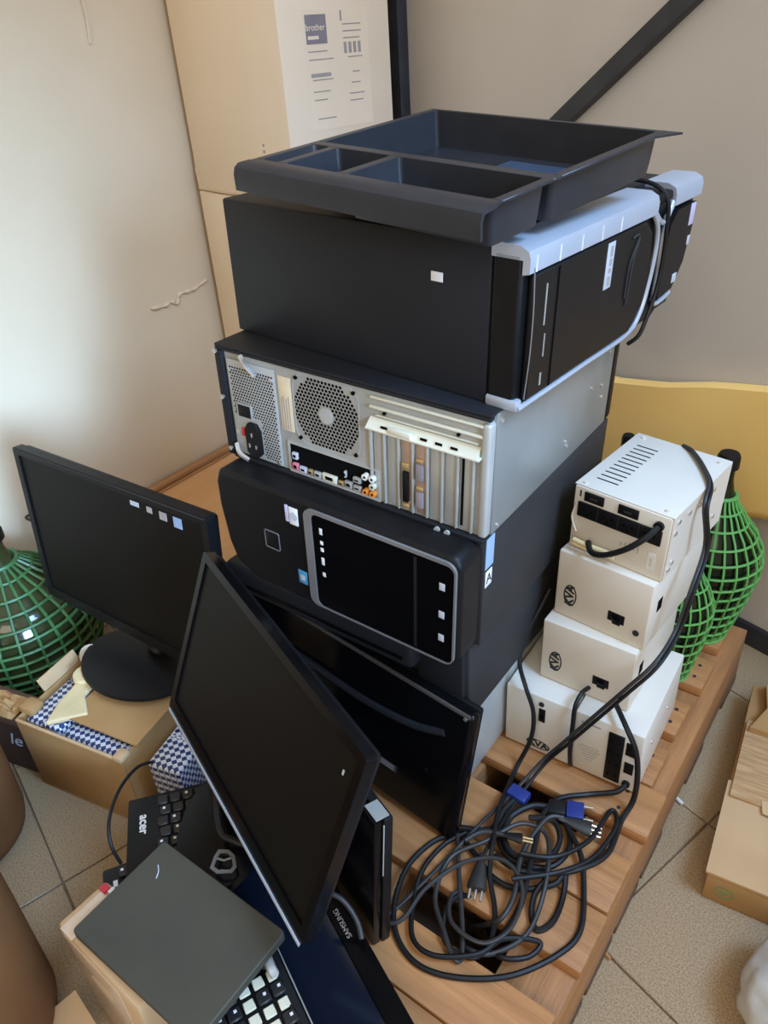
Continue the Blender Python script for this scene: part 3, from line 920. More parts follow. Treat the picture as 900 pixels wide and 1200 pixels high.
g = G(); g.box(us(0.45), us(0.85), vs_(0.40), vs_(0.90), -0.0424, -0.0418); g.obj('tray_label', mat('blue_grey_film', (0.05, 0.075, 0.12), rough=0.25, nscale=10), tr)

# ------------------------------------------------------------------ monitors


def monitor(name, label, TL, TR, BL, thick, bez, screen_m, body_m, bottom_bez=None, scale=1.0):
    TL, TR, BL = [CAM + (Vector(p) - CAM) * scale for p in (TL, TR, BL)]
    M = frame(BL, TR - TL, TL - BL)
    Wd = (TR - TL).length
    Hh = (TL - BL).length
    t = thing(name, label, 'monitor', M=M)
    bb = bottom_bez or bez
    g = G(); g.ring(rrect(0, Wd, 0, Hh, 0.006, 3), rrect(bez, Wd - bez, bb, Hh - bez, 0.002, 3), thick * 0.55, 'xz', 0.0)
    b = g.obj('bezel', body_m, t)
    g = G(); g.box(bez - 0.001, Wd - bez + 0.001, 0.003, 0.006, bb - 0.001, Hh - bez + 0.001); g.obj('screen', screen_m, t)
    g = G(); g.box(0.004, Wd - 0.004, thick * 0.5, thick, 0.004, Hh - 0.004, bev=0.006)
    g.box(Wd * 0.18, Wd * 0.82, thick * 0.9, thick + 0.022, Hh * 0.12, Hh * 0.85, bev=0.012)
    g.obj('back_shell', M_BLACKP, t)
    return t, M, Wd, Hh


# A: upright on its round foot, standing on the open carton
tA, MA, WA, HA = monitor('flat_monitor', 'upright black monitor on round foot standing on the open carton', (-0.737, -0.158, 0.660), (-0.327, -0.138, 0.655), (-0.739, -0.183, 0.391), 0.030, 0.013, M_SCREEN, M_BLACKP, bottom_bez=0.022, scale=1.16)
cA = MA @ Vector((WA * 0.55, 0.04, -0.02))
ZB = 0.1995
fc = at(164, 772, ZB + 0.012)
g = G()
g.lathe([(0.001, 0.0), (0.118, 0.0), (0.124, 0.003), (0.122, 0.009), (0.105, 0.013), (0.04, 0.017), (0.001, 0.018)], 40)
foot = g.obj('stand_foot', M_BLACKP, tA, world=False)
foot.matrix_parent_inverse = MA.inverted()
foot.matrix_basis = Matrix.Translation((fc.x, fc.y, ZB)) @ Matrix.Rotation(R(8), 4, 'Z') @ Matrix.Diagonal((0.98, 0.74, 1, 1))
g = G()
top = MA @ Vector((WA * 0.52, 0.045, HA * 0.30))
g.tube(smooth_path([(fc.x + 0.01, fc.y + 0.03, ZB + 0.012), (fc.x + 0.012, fc.y + 0.05, ZB + 0.04), top], 5), 0.022, 10); g.obj('stand_neck', M_BLACKP, tA, world=True)
for k, (x, ww, hh, m) in enumerate(((0.635, 0.020, 0.008, M_PAPERG), (0.715, 0.012, 0.010, M_INKG), (0.775, 0.016, 0.014, M_INKG), (0.84, 0.018, 0.018, M_SKYS))):
    g = G(); g.box(WA * x, WA * x + ww, 0.0022, 0.0030, HA - 0.020 - hh, HA - 0.020); g.obj('screen_sticker', m, tA)
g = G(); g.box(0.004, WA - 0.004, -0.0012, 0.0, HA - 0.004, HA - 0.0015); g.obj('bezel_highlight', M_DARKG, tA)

# B: wide monitor leaning back
tB, MB_, WB, HB = monitor('flat_monitor', 'wide black monitor tilted back in front of the stack', (-0.375, -0.118, 0.577), (0.018, -0.266, 0.563), (-0.418, -0.209, 0.333), 0.026, 0.012, M_SCREEN, M_BLACKG, bottom_bez=0.020)
g = G(); g.box(0.004, WB - 0.004, -0.002, 0.0, -0.003, 0.0018, bev=0.0008); g.obj('chrome_edge', M_SILVERP, tB)
g = G(); g.box(WB - 0.030, WB - 0.0275, 0.0022, 0.003, HB - 0.045, HB - 0.039); g.obj('screen_speck', M_PAPERG, tB)
cB = MB_ @ Vector((WB * 0.5, 0.05, HB * 0.25))
fb = Vector((-0.262, -0.268, 0.232))
g = G()
g.lathe([(0.001, 0.0), (0.078, 0.0), (0.086, 0.004), (0.082, 0.012), (0.05, 0.017), (0.001, 0.019)], 36)
foot = g.obj('stand_foot', M_BLACKG, tB)
foot.matrix_parent_inverse = MB_.inverted()
foot.matrix_basis = Matrix.Translation(fb) @ Euler((R(4), R(-4), R(35)), 'XYZ').to_matrix().to_4x4() @ Matrix.Diagonal((0.75, 1.15, 1, 1))
g = G(); g.tube(smooth_path([fb + Vector((0.02, 0.02, 0.015)), fb + Vector((0.05, 0.06, 0.07)), cB], 5), 0.018, 10); g.obj('stand_neck', M_BLACKP, tB, world=True)
# bracket on the foot
br = at(262, 1006, 0.256)
ring_o = [(-0.020, -0.006), (-0.012, 0.012), (0.002, 0.020), (0.026, 0.020), (0.034, 0.010), (0.026, -0.016), (0.012, -0.026), (-0.008, -0.016)]
ring_i = [(-0.012, -0.004), (-0.007, 0.008), (0.004, 0.014), (0.023, 0.014), (0.028, 0.008), (0.021, -0.012), (0.011, -0.019), (-0.004, -0.011)]
g = G(); g.ring(ring_o, ring_i, 0.003, 'xy', 0.0)
g.tube([(-0.004, -0.012, 0.002), (0.006, 0.0, 0.003), (0.006, 0.014, 0.003)], 0.0022, 6)
bmesh.ops.transform(g.bm, matrix=Matrix.Translation(br) @ Matrix.Rotation(R(-35), 4, 'Z') @ Matrix.Scale(0.72, 4), verts=g.bm.verts[:])
g.obj('wire_bracket', mat('bracket_grey', (0.11, 0.105, 0.095), rough=0.4, nscale=20), tB, world=True)
# lead behind the screen
g = G(); g.tube(smooth_path([MB_ @ Vector((WB * 0.2, 0.03, 0.05)), at(255, 960, 0.28), at(275, 985, 0.265), at(300, 990, 0.262)], 5), 0.005, 8); g.obj('screen_lead', M_CORD, tB, world=True)

# C: seen from behind, leaning on the stack
P_TL, P_TR, P_BR = Vector((-0.462, 0.005, 0.402)), Vector((-0.020, -0.028, 0.381)), Vector((-0.017, -0.070, 0.160))
ex = (P_TR - P_TL).normalized()
WC = 0.455
ez = (P_TR - P_BR)
HC = 0.232
MC = frame(P_BR - ex * WC, ex, ez)
tC = thing('flat_monitor', 'black monitor leaning on the stack with its glossy back toward us', 'monitor', M=MC)
g = G(); g.box(0, WC, 0.0, 0.022, 0, HC, bev=0.008, seg=3); g.obj('back_shell', M_BLACKG, tC)
g = G(); g.box(0.004, WC - 0.004, 0.0225, 0.034, 0.003, HC - 0.003, bev=0.004); g.obj('bezel', M_BLACKP, tC)
g = G(); g.box(0.016, WC - 0.016, 0.0342, 0.0350, 0.02, HC - 0.016); g.obj('screen', M_SCREEN, tC)
# raised ridge curving across the back
g = G()
g.tube(smooth_path([(0.02, -0.001, HC - 0.075), (0.15, -0.004, HC - 0.072), (0.27, -0.006, HC - 0.074), (0.36, -0.004, HC - 0.066), (0.415, 0.001, HC - 0.050)], 6), 0.0055, 8)
g.obj('back_ridge', M_BLACKM, tC)
g = G(); g.box(0.006, WC - 0.006, -0.0008, 0.003, HC - 0.0065, HC - 0.0008, bev=0.001); g.obj('top_edge_highlight', mat('highlight_grey', (0.065, 0.06, 0.052), rough=0.35, nscale=20), tC)  # paler strip paints the highlight along the upper edge
g = G(); g.box(0.295, 0.345, -0.0008, 0.0004, 0.058, 0.070); st = g.obj('maker_plate', M_DARKG, tC)
for z in (0.0605, 0.064, 0.0675):
    g = G(); g.box(0.299, 0.341, -0.0011, -0.0007, z - 0.0006, z + 0.0006); g.obj('plate_line', M_INKG, st)
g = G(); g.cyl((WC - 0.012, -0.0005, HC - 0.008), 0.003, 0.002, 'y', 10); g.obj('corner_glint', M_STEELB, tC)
g = G(); g.cyl((0.395, -0.0005, 0.10), 0.004, 0.002, 'y', 12); g.obj('screw_hole', M_HOLE, tC)

# D: thin black panel standing on edge behind monitor B
tD = thing('flat_monitor', 'thin black monitor standing on edge behind the tilted wide one', 'monitor', (-0.331, -0.133, PZ + 0.001), (-5, 0, -20.7))
g = G(); g.box(0.0, 0.330, 0.0, 0.012, 0.0, 0.236, bev=0.003); g.obj('back_shell', M_BLACKG, tD)
g = G(); g.box(0.001, 0.332, 0.0125, 0.026, 0.0, 0.238, bev=0.003); g.obj('bezel', M_BLACKP, tD)
g = G(); g.box(0.302, 0.328, 0.004, 0.022, 0.2382, 0.2395); g.obj('top_strip', M_GALV2, tD)
g = G(); g.box(0.3322, 0.3330, 0.011, 0.0125, 0.14, 0.232); g.obj('edge_line', M_GALV2, tD)
g = G(); g.box(0.016, 0.318, 0.0262, 0.0268, 0.016, 0.222); g.obj('screen', M_SCREEN, tD)

# E: monitor lying flat, screen up
eX = Vector((0.917, -0.40, 0)).normalized()
ME = frame((-0.295, -0.140, PZ + 0.001), eX, (0, 0, 1))  # local y toward the back right edge
tE = thing('flat_monitor', 'black glossy monitor lying face up on the pallet, SAMSUNG on its frame', 'monitor', M=ME)
WE, HE = 0.46, 0.215
# local coordinates: x along the edge with the lettering, y from 0 (that edge) to -HE
g = G(); g.box(0, WE, -HE, 0, 0.0, 0.022, bev=0.006); g.obj('back_shell', M_BLACKP, tE)
g = G(); g.ring(rrect(0, WE, -HE, 0, 0.008, 3), rrect(0.016, WE - 0.016, -HE + 0.016, -0.027, 0.003, 3), 0.009, 'xy', 0.0222); bz = g.obj('bezel', M_BLACKG, tE)
g = G(); g.box(0.0155, WE - 0.0155, -HE + 0.0155, -0.0265, 0.0222, 0.0262); g.obj('screen', M_SCREENB, tE)
text('frame_text', 'SAMSUNG', 0.0095, M_INKG, bz, T(0.262, -0.0165, 0.0316) @ Matrix.Rotation(R(180), 4, 'Z'))

# ------------------------------------------------------------------ keyboards


def keyboard(t, nx, ny, x0, y0, pitch, z, white=(), skip=(), marks=True):
    g = G(); g.box(-pitch * 0.44, pitch * 0.44, -pitch * 0.44, pitch * 0.44, 0, 0.0045, bev=0.0016, seg=1); km = g.mesh('key', M_KEY)
    g = G(); g.box(-pitch * 0.36, pitch * 0.36, -pitch * 0.36, pitch * 0.36, 0, 0.0030, bev=0.001, seg=1); wm = g.mesh('key_pad', M_KEYW)
    g = G(); g.box(-0.0018, 0.0018, -0.0018, 0.0018, 0.0, 0.0005); pm = g.mesh('key_mark', M_PAPER)
    for i in range(nx):
        for j in range(ny):
            if (i, j) in skip:
                continue
            isw = (i, j) in white
            o = link_mesh('key_pad' if isw else 'key', wm if isw else km, t, T(x0 + i * pitch, y0 + j * pitch, z))
            if not isw and marks and random.random() < 0.45:
                link_mesh('key_mark', pm, o, T(-0.002, 0.002, 0.0043))


# laptop base with missing keycaps, near bottom edge of the photo
pk = at(302, 1151, 0.205)
MK = frame((pk.x, pk.y, 0.1885), eX, (0, 0, 1))
tk = thing('laptop_computer', 'open black laptop keyboard with missing keycaps and pale rubber pads', 'keyboard', M=MK)
g = G(); g.box(-0.075, 0.22, -0.085, 0.036, 0.0, 0.012, bev=0.003); dk = g.obj('deck', M_BLACKP, tk)
g = G(); g.box(-0.075, 0.22, 0.022, 0.034, 0.0122, 0.0150, bev=0.001); g.obj('hinge_bar', M_BLACKM, tk)
g = G(); g.box(-0.075, 0.22, 0.0362, 0.0380, 0.006, 0.0115, bev=0.0006); g.obj('silver_edge', M_GALV2, tk)
wh = set()
P_ = 0.0185
for px in ((302, 1151), (286, 1162), (330, 1169), (316, 1186), (292, 1180), (312, 1137), (298, 1195), (326, 1199)):
    q = MK.inverted() @ at(px[0], px[1], 0.205)
    wh.add((round(q.x / P_) + 3, round(q.y / P_) + 4))
keyboard(tk, 14, 6, -3 * P_, -4 * P_, P_, 0.0122, white=wh)
g = G()
for pts in ([at(312, 1120, 0.222), at(318, 1135, 0.224), at(322, 1142, 0.218)],):
    g.tube(smooth_path(pts, 5), 0.006, 8)
g.obj('clear_tab', M_GALV, tk, world=True)

# acer keyboard leaning at the left side of the pallet
ka, kb, kc = at(150, 938, 0.205), at(240, 916, 0.205), at(166, 1002, 0.205)
MKA = frame(ka, kb - ka, (0, 0, 1))
t = thing('laptop_keyboard', 'black laptop keyboard panel with white maker lettering by the open carton', 'keyboard', M=MKA)
g = G(); g.box(0, 0.30, -0.155, 0.0, -0.010, 0.0, bev=0.003); g.obj('deck', M_BLACKP, t)
keyboard(t, 14, 6, 0.052, -0.017, 0.0185, 0.0002, marks=True, skip={(i, j) for i in range(14) for j in range(1, 6)})
g = G()
for j in range(5):
    for i in range(13):
        pass
for j in range(1, 6):
    for i in range(13):
        if i > 5 and j > 2:
            continue
        g = None
        break
km = G().box(-0.0081, 0.0081, -0.0081, 0.0081, 0, 0.0045, bev=0.0016, seg=1).mesh('key', M_KEY)
pm = G().box(-0.0018, 0.0018, -0.0018, 0.0018, 0, 0.0005).mesh('key_mark', M_PAPER)
for j in range(1, 6):
    for i in range(13):
        o = link_mesh('key', km, t, T(0.052 + i * 0.0185 + 0.004 * (j % 2), -0.017 - j * 0.0185, 0.0002))
        if random.random() < 0.6:
            link_mesh('key_mark', pm, o, T(-0.002, 0.002, 0.0043))
text('deck_text', 'acer', 0.019, M_PAPER, t, T(0.024, -0.050, 0.0006) @ Matrix.Rotation(R(-90), 4, 'Z'), bold=0.0004)

# second slab keyboard whose corner peeps out
ka, kb = at(119, 1020, 0.19), at(166, 1003, 0.19)
MKB = frame(ka, kb - ka, (0, 0, 1))
t = thing('laptop_keyboard', 'black keyboard corner sticking out under the grey slab', 'keyboard', M=MKB)
g = G(); g.box(0, 0.085, -0.06, 0.0, -0.022, 0.0, bev=0.004); g.obj('deck', M_BLACKP, t)
keyboard(t, 3, 1, 0.030, -0.016, 0.0185, 0.0002)
g = G(); g.box(0.014, 0.020, -0.034, -0.024, 0, 0.0006); g.obj('deck_mark', M_PAPER, t)

# grey slab
sl_ = thing('grey_plastic_slab', 'matt dark grey flat slab with rounded corners lying on the keyboards', 'device', (-0.306, -0.480, 0.236), (0, 0, 0.6))
g = G(); g.prism(rrect(0, 0.222, 0, 0.147, 0.006), 0.014, 'xy', 0.0); so = g.obj('slab_body', M_SLAB, sl_)
mod = so.modifiers.new('bevel', 'BEVEL'); mod.width = 0.0015; mod.segments = 2; mod.angle_limit = R(40)
g = G(); g.prism(rrect(0.004, 0.218, 0.004, 0.143, 0.006), 0.004, 'xy', -0.0042); g.obj('slab_underside', M_BLACKP, sl_)
g = G(); g.tube(smooth_path([(0.022, 0.118, 0.0142), (0.030, 0.112, 0.0143), (0.035, 0.104, 0.0142)], 4), 0.0008, 5); g.obj('scratch', M_PAPERG, sl_)

# ------------------------------------------------------------------ power units


def screw_at(t, x, y, z, ax):
    screw(t, x, y, z, ax, 0.0032)


gA = 'white power units stacked on the pallet'
# lower left
uA = thing('voltage_stabiliser', 'white power unit standing left in the bottom row with oval logo', 'power unit', (-0.047, 0.147, PZ + 0.0005), (0, 0, 2.6), group=gA)
g = G(); g.box(0, 0.110, 0, 0.20, 0.003, 0.126, bev=0.003); g.obj('casing', M_WHITEU, uA)
g = G(); g.box(0.056, 0.067, -0.0014, 0.0002, 0.074, 0.102, bev=0.0008); sw = g.obj('rocker_switch', M_BLACKP, uA)
g = G(); g.box(0.058, 0.065, -0.0034, -0.0014, 0.079, 0.090, bev=0.0008); g.obj('rocker', M_BLACKG, sw)
g = G(); g.cyl((0.060, -0.001, 0.112), 0.0042, 0.003, 'y', 14); g.obj('indicator', M_INK, uA)
for x in (0.012, 0.098):
    for y in (0.02, 0.17):
        g = G(); g.cyl((x, y, 0.0015), 0.006, 0.003, 'z', 10); g.obj('foot', M_BLACKP, uA)


def logo(t, x, z, rx, rz, rot, y=-0.0003):
    Mx = T(x, y, z) @ Matrix.Rotation(R(rot), 4, 'Y')
    n = 28
    o = [(rx * math.cos(2 * math.pi * k / n), rz * math.sin(2 * math.pi * k / n)) for k in range(n)]
    i = [(a * 0.86, b * 0.80) for a, b in o]
    g = G(); g.ring(o, i, 0.0006, 'xz', 0.0)
    bmesh.ops.transform(g.bm, matrix=Mx, verts=g.bm.verts[:])
    lo = g.obj('logo_ring', M_INK, t)
    text('logo_text', 'KVA', rz * 1.75, M_INK, lo, Mx @ T(0, -0.0002, 0) @ FACE_Y, bold=0.0007)


logo(uA, 0.058, 0.020, 0.020, 0.0098, 0)
uB = thing('voltage_stabiliser', 'white power unit standing right in the bottom row with tall black socket strip', 'power unit', (0.0665, 0.153, PZ + 0.0005), (0, 0, 2.7), group=gA)
g = G(); g.box(0, 0.104, 0, 0.20, 0.003, 0.126, bev=0.003); g.obj('casing', M_WHITEU, uB)
g = G(); g.box(0.053, 0.077, -0.003, 0.0002, 0.012, 0.112, bev=0.001); ss = g.obj('socket_strip', M_BLACKP, uB)
for k in range(4):
    for dx in (-0.006, 0.006):
        g = G(); g.cyl((0.065 + dx, -0.0032, 0.026 + k * 0.024), 0.002, 0.0006, 'y', 8); g.obj('socket_hole', M_HOLE, ss)
g = G(); g.box(0.080, 0.096, -0.002, 0.0002, 0.078, 0.104, bev=0.001); g.obj('fuse_holder', M_BLACKP, uB)
g = G(); g.box(0.081, 0.095, -0.002, 0.0002, 0.040, 0.063, bev=0.001); g.obj('fuse_holder', M_BLACKP, uB)
g = G(); g.cyl((0.088, -0.002, 0.018), 0.006, 0.006, 'y', 14); g.obj('cord_grommet', M_BLACKP, uB)
for k in range(6):
    g = G(); ww = 0.020 - 0.0035 * abs(k - 1); g.box(0.028 - ww, 0.028 + ww * 0.8, -0.0003, 0.0002, 0.060 - k * 0.0055, 0.0615 - k * 0.0055); g.obj('print_line', M_INKG, uB)
g = G(); g.box(0.010, 0.040, -0.0003, 0.0002, 0.108, 0.111); g.obj('print_line', M_INKG, uB)
for x in (0.012, 0.092):
    for y in (0.02, 0.17):
        g = G(); g.cyl((x, y, 0.0015), 0.006, 0.003, 'z', 10); g.obj('foot', M_BLACKP, uB)
for y in (0.05, 0.13):
    screw_at(uB, 0.1045, y, 0.07, 'x')
# middle two


def kva(label, loc, rot, sy):
    t = thing('voltage_stabiliser', label, 'power unit', loc, rot, group=gA)
    g = G(); g.box(0, 0.143, 0, 0.195, 0.0, 0.1155, bev=0.003); g.obj('casing', M_CREAM, t)
    g = G(); g.prism([(0.085, 0.030), (0.110, 0.030), (0.110, 0.046), (0.085, 0.046)], 0.0012, 'xz', -0.0008); g.prism([(0.0925, 0.026), (0.1045, 0.026), (0.1045, 0.031), (0.0925, 0.031)], 0.0012, 'xz', -0.0008)
    sw = g.obj('slide_switch', M_BLACKP, t)
    g = G(); g.box(0.092, 0.103, -0.0022, -0.0008, 0.033, 0.042, bev=0.0006); g.obj('slider', M_BLACKG, sw)
    g = G(); g.cyl((0.129, -0.0006, 0.027), 0.0046, 0.003, 'y', 16); g.obj('indicator', M_INK, t)
    logo(t, 0.024, 0.042, 0.0195, 0.0105, -90)
    g = G(); g.cyl((0.120, 0.018, 0.1155), 0.003, 0.002, 'z', 10); g.obj('screw', M_GALV2, t)
    g = G(); g.box(0.1428, 0.1436, 0.025, 0.040, 0.055, 0.075); g.obj('side_slot', M_HOLE, t)
    return t


kva('cream power unit with oval logo, lower of the two alike in mid stack', (-0.012, 0.190, 0.2825), (0, 0.3, 0.0), 0)
kva('cream power unit with oval logo, directly beneath the socketed unit', (-0.007, 0.214, 0.399), (-0.2, 1.0, -4.6), 0)
# top
uT = thing('voltage_stabiliser', 'cream power unit with socket row and vented lid on top of its stack', 'power unit', (0.0, 0.230, 0.5165), (0.1, 1.6, -5.9), group=gA)
UW, UD, UH = 0.143, 0.185, 0.103
g = G(); g.box(0.002, UW - 0.002, 0.0, UD, 0.0, UH - 0.002, bev=0.002); g.obj('casing', M_CREAM, uT)
g = G(); g.box(0, UW, 0.002, UD + 0.002, UH - 0.0018, UH, bev=0.0008); cv = g.obj('lid', M_WHITEU, uT)
g = G(); g.box(UW - 0.0018, UW, 0.002, UD + 0.002, 0.002, UH - 0.002); g.obj('side_cover', M_CREAM, uT)
for k in range(11):
    g = G(); g.box(0.017, 0.049, 0.030 + k * 0.0118, 0.0325 + k * 0.0118, UH - 0.0003, UH + 0.0003); g.obj('vent_slot', M_HOLE, cv)
for x, y in ((0.012, 0.010), (0.128, 0.012), (0.014, 0.175), (0.130, 0.172)):
    screw(cv, x, y, UH + 0.0005, 'z', 0.003, M_CREAM)
for y, z in ((0.018, 0.090), (0.05, 0.088), (0.012, 0.075), (0.085, 0.082), (0.02, 0.024), (0.012, 0.016), (0.13, 0.085), (0.15, 0.03)):
    screw(uT, UW + 0.0004, y, z, 'x', 0.0035)
g = G(); g.box(0.010, 0.132, -0.0035, 0.0004, 0.056, 0.079, bev=0.0012); ss = g.obj('socket_row', M_BLACKP, uT)
for k in range(4):
    cx = 0.026 + k * 0.030
    for dx, dz in ((-0.006, 0.002), (0.006, 0.002), (0, -0.005)):
        g = G(); g.cyl((cx + dx, -0.0037, 0.067 + dz), 0.0021, 0.0006, 'y', 8); g.obj('socket_hole', M_HOLE, ss)
    if k < 3:
        g = G(); g.box(cx + 0.0146, cx + 0.0154, -0.0039, -0.0033, 0.057, 0.078); g.obj('socket_joint', M_DARKG, ss)
for x0 in (0.018, 0.068):
    g = G(); g.box(x0, x0 + 0.029, -0.003, 0.0004, 0.083, 0.097, bev=0.001); fh = g.obj('fuse_holder', M_BLACKP, uT)
    g = G(); g.box(x0 + 0.009, x0 + 0.020, -0.0034, -0.003, 0.088, 0.091); g.obj('fuse_slot', M_DARKG, fh)
g = G(); g.box(0.010, 0.0125, -0.0003, 0.0004, 0.086, 0.096); g.obj('print_line', M_INK, uT)
g = G(); g.cyl((0.126, -0.002, 0.086), 0.0068, 0.006, 'y', 16); g.obj('cord_grommet', M_BLACKP, uT)
for k in range(5):
    g = G(); h = 0.006 + 0.008 * (k % 3) / 2; g.box(0.078 + k * 0.0062, 0.0793 + k * 0.0062, -0.0003, 0.0004, 0.036 - h / 2, 0.036 + h / 2); g.obj('print_line', M_INKG, uT)
g = G(); g.box(0.118, 0.129, -0.0004, 0.0004, 0.014, 0.040); sg = g.obj('serial_label', M_PAPER, uT)
g = G(); g.box(0.1215, 0.1255, -0.0007, -0.0003, 0.018, 0.034); g.obj('label_window', M_CREAM, sg)
# white cord tie bundled at the front edge
g = G()
o0 = Vector((0.012, -0.007, 0.026))
for dz in (0.0, 0.006):
    g.tube(smooth_path([o0 + Vector((0, 0, dz)), o0 + Vector((0.02, -0.001, dz - 0.0005)), o0 + Vector((0.045, 0.0, dz + 0.0)), o0 + Vector((0.062, 0.001, dz))], 5), 0.0034, 8)
bun = g.obj('white_lead_bundle', M_FOAM)
tag(bun, 'short folded cream lead lying below the sockets of the top power unit', 'cord')
bun.matrix_world = MW[uT.name] @ T(0, 0, -0.014)
g = G(); g.tube(smooth_path([(0.008, -0.0015, 0.075), (0.003, -0.002, 0.05), (0.012, -0.003, 0.030)], 5), 0.0014, 6)
g.obj('thin_lead', M_CREAM, uT)

# ------------------------------------------------------------------ demijohns


def demijohn(label, loc, rs, hs, m_basket, m_glass, ribs, rings, taper=1.0, neck_black=True):
    t = thing('demijohn', label, 'bottle', loc)

    def rad(h):  # profile, h in 0..1 up to the neck
        pts = [(0.0, 0.74), (0.10, 0.90), (0.30, 1.0), (0.50, 0.98), (0.62, 0.86), (0.74, 0.62), (0.84, 0.36), (0.92, 0.20), (1.0, 0.16)] if taper == 1.0 else \
              [(0.0, 0.62), (0.12, 0.74), (0.32, 0.90), (0.48, 1.0), (0.57, 0.97), (0.67, 0.80), (0.78, 0.50), (0.88, 0.27), (1.0, 0.17)]
        for (a, b), (c_, d) in zip(pts, pts[1:]):
            if h <= c_:
                k = (h - a) / (c_ - a)
                k = k * k * (3 - 2 * k) * 0.5 + k * 0.5
                return (b + (d - b) * k) * rs
        return pts[-1][1] * rs
    prof = [(0.001, 0.006)] + [(rad(k / 24) * 0.94, 0.006 + k / 24 * hs * 0.985) for k in range(25)] + [(rad(1) * 0.9, hs * 1.10), (0.001, hs * 1.10)]
    G().lathe(prof, 32).obj('glass_bottle', m_glass, t)
    g = G(); g.lathe([(rad(1) * 0.96, 0.0), (rad(1) * 1.25, 0.004), (rad(1) * 1.25, hs * 0.07), (rad(1) * 1.05, hs * 0.09), (0.001, hs * 0.092)], 20, (0, 0, hs * 1.06)); g.obj('cap', M_BLACKP if neck_black else m_basket, t)
    tr_ = rs * 0.014 + 0.0012
    for k in range(rings):
        h = k / (rings - 1) * 0.90
        r = rad(h) + tr_ * 0.5
        n = 36
        g = G(); g.tube([(r * math.cos(2 * math.pi * i / n), r * math.sin(2 * math.pi * i / n), tr_ + h * hs) for i in range(n)], tr_ * (1.5 if k in (0, rings - 1) else 1.0), 6, closed=True); g.obj('basket_ring', m_basket, t)
    g = G(); g.tube([(rad(k / 18 * 0.90) + tr_ * 0.4, 0, tr_ + k / 18 * 0.90 * hs) for k in range(19)], tr_ * 0.95, 5); rm = g.mesh('basket_rib', m_basket)
    for k in range(ribs):
        link_mesh('basket_rib', rm, t, Matrix.Rotation(2 * math.pi * k / ribs, 4, 'Z'))
    g = G(); g.lathe([(0.001, 0), (rad(0), 0), (rad(0.03) + tr_, 0.010), (rad(0) * 0.5, 0.010), (0.001, 0.010)], 32); g.obj('basket_base', m_basket, t)
    return t


demijohn('tall dark green demijohn in bright green plastic basket nearest the grey wall', (0.122, 0.592, PZ), 0.088, 0.325, M_GREEN, M_GLASS, 24, 13, taper=0)
demijohn('smaller demijohn in bright green basket right behind the power units', (0.118, 0.447, PZ), 0.056, 0.275, M_GREEN, M_GLASS, 20, 11, taper=0)
demijohn('demijohn hidden behind the power units, only its black cap showing', (-0.052, 0.597, PZ), 0.055, 0.315, M_GREEN, M_GLASS, 16, 10, taper=0)
demijohn('squat demijohn in dark green basket by the left wall', (-1.075, -0.120, 0.0), 0.160, 0.320, M_GREEND, M_GLASSB, 26, 14)

# ------------------------------------------------------------------ open carton with wrapped packs
bM = Matrix.Translation((-0.778, -0.300, 0)) @ Matrix.Rotation(R(11.5), 4, 'Z')
t = thing('open_carton', 'open brown cardboard carton full of blue checked packs under the upright monitor', 'box', M=bM)
BL_, BW_, BH_ = 0.243, 0.255, 0.172
th = 0.004
g = G(); g.box(0, BL_, 0, BW_, 0.001, 0.005); g.obj('bottom', M_CARD, t)
for nme, b in (('side_wall', (0, BL_, 0, th)), ('side_wall', (0, BL_, BW_ - th, BW_)), ('side_wall', (0, th, th, BW_ - th)), ('side_wall', (BL_ - th, BL_, th, BW_ - th))):
    g = G(); g.box(*b, 0.0052, BH_, bev=0.0012); g.obj(nme, M_CARD, t)
# flaps: right one folded in, covering a third
g = G(); g.box(-0.145, 0.008, 0.030, 0.165, -0.002, 0.002, bev=0.0008, M=T(BL_, 0, BH_ + 0.007) @ Matrix.Rotation(R(2), 4, 'Y')); g.obj('flap', M_CARD, t)
g = G(); g.box(0.0, 0.004, 0.07, 0.16, 0.0, 0.026, bev=0.001, M=T(-0.001, 0, BH_) @ Matrix.Rotation(R(-25), 4, 'Y')); g.obj('flap', M_CARD2, t)
g = G(); g.box(0.0, 0.035, -0.002, 0.03, 0.0, 0.020, bev=0.008, M=T(-0.012, 0.02, BH_ - 0.01)); g.obj('crumpled_corner', M_CARD, t)
g = G(); g.box(0.004, BL_ - 0.004, -0.003, 0.003, BH_ - 0.002, BH_ + 0.003, bev=0.002); g.obj('torn_edge', M_CARD2, t)
g = G(); g.box(BL_ - 0.016, BL_ + 0.004, -0.004, 0.02, BH_ - 0.005, BH_ + 0.008, bev=0.004); g.obj('torn_tip', M_CARD2, t)
# packs inside
packs = [('checked_pack', 'blue and white checked pack at the front left of the open carton', (0.010, 0.050, 0.012, 0.215, 0.02, 0.180)),
         ('checked_pack', 'blue and white checked pack in the middle of the open carton', (0.053, 0.094, 0.010, 0.240, 0.02, 0.188)),
         ('checked_pack', 'blue and white checked pack under the upright monitor foot', (0.098, 0.236, 0.170, 0.245, 0.02, 0.196)),
         ('checked_pack', 'narrow checked pack showing in the gap beside the carton flap', (0.098, 0.236, 0.010, 0.165, 0.02, 0.178))]
for nme, lb, b in packs:
    q = thing(nme, lb, 'package', M=bM @ T(b[0], b[2], b[4] - 0.0145), group='checked packs in the open carton')
    g = G(); g.box(0, b[1] - b[0], 0, b[3] - b[2], 0, b[5] - b[4], bev=0.006, seg=3); g.obj('wrap', M_CHECK, q)
    g = G(); g.box(0.004, b[1] - b[0] - 0.004, (b[3] - b[2]) * 0.5, (b[3] - b[2]) * 0.5 + 0.004, b[5] - b[4], b[5] - b[4] + 0.0012, bev=0.0004); g.obj('wrap_seam', M_CHECK, q)
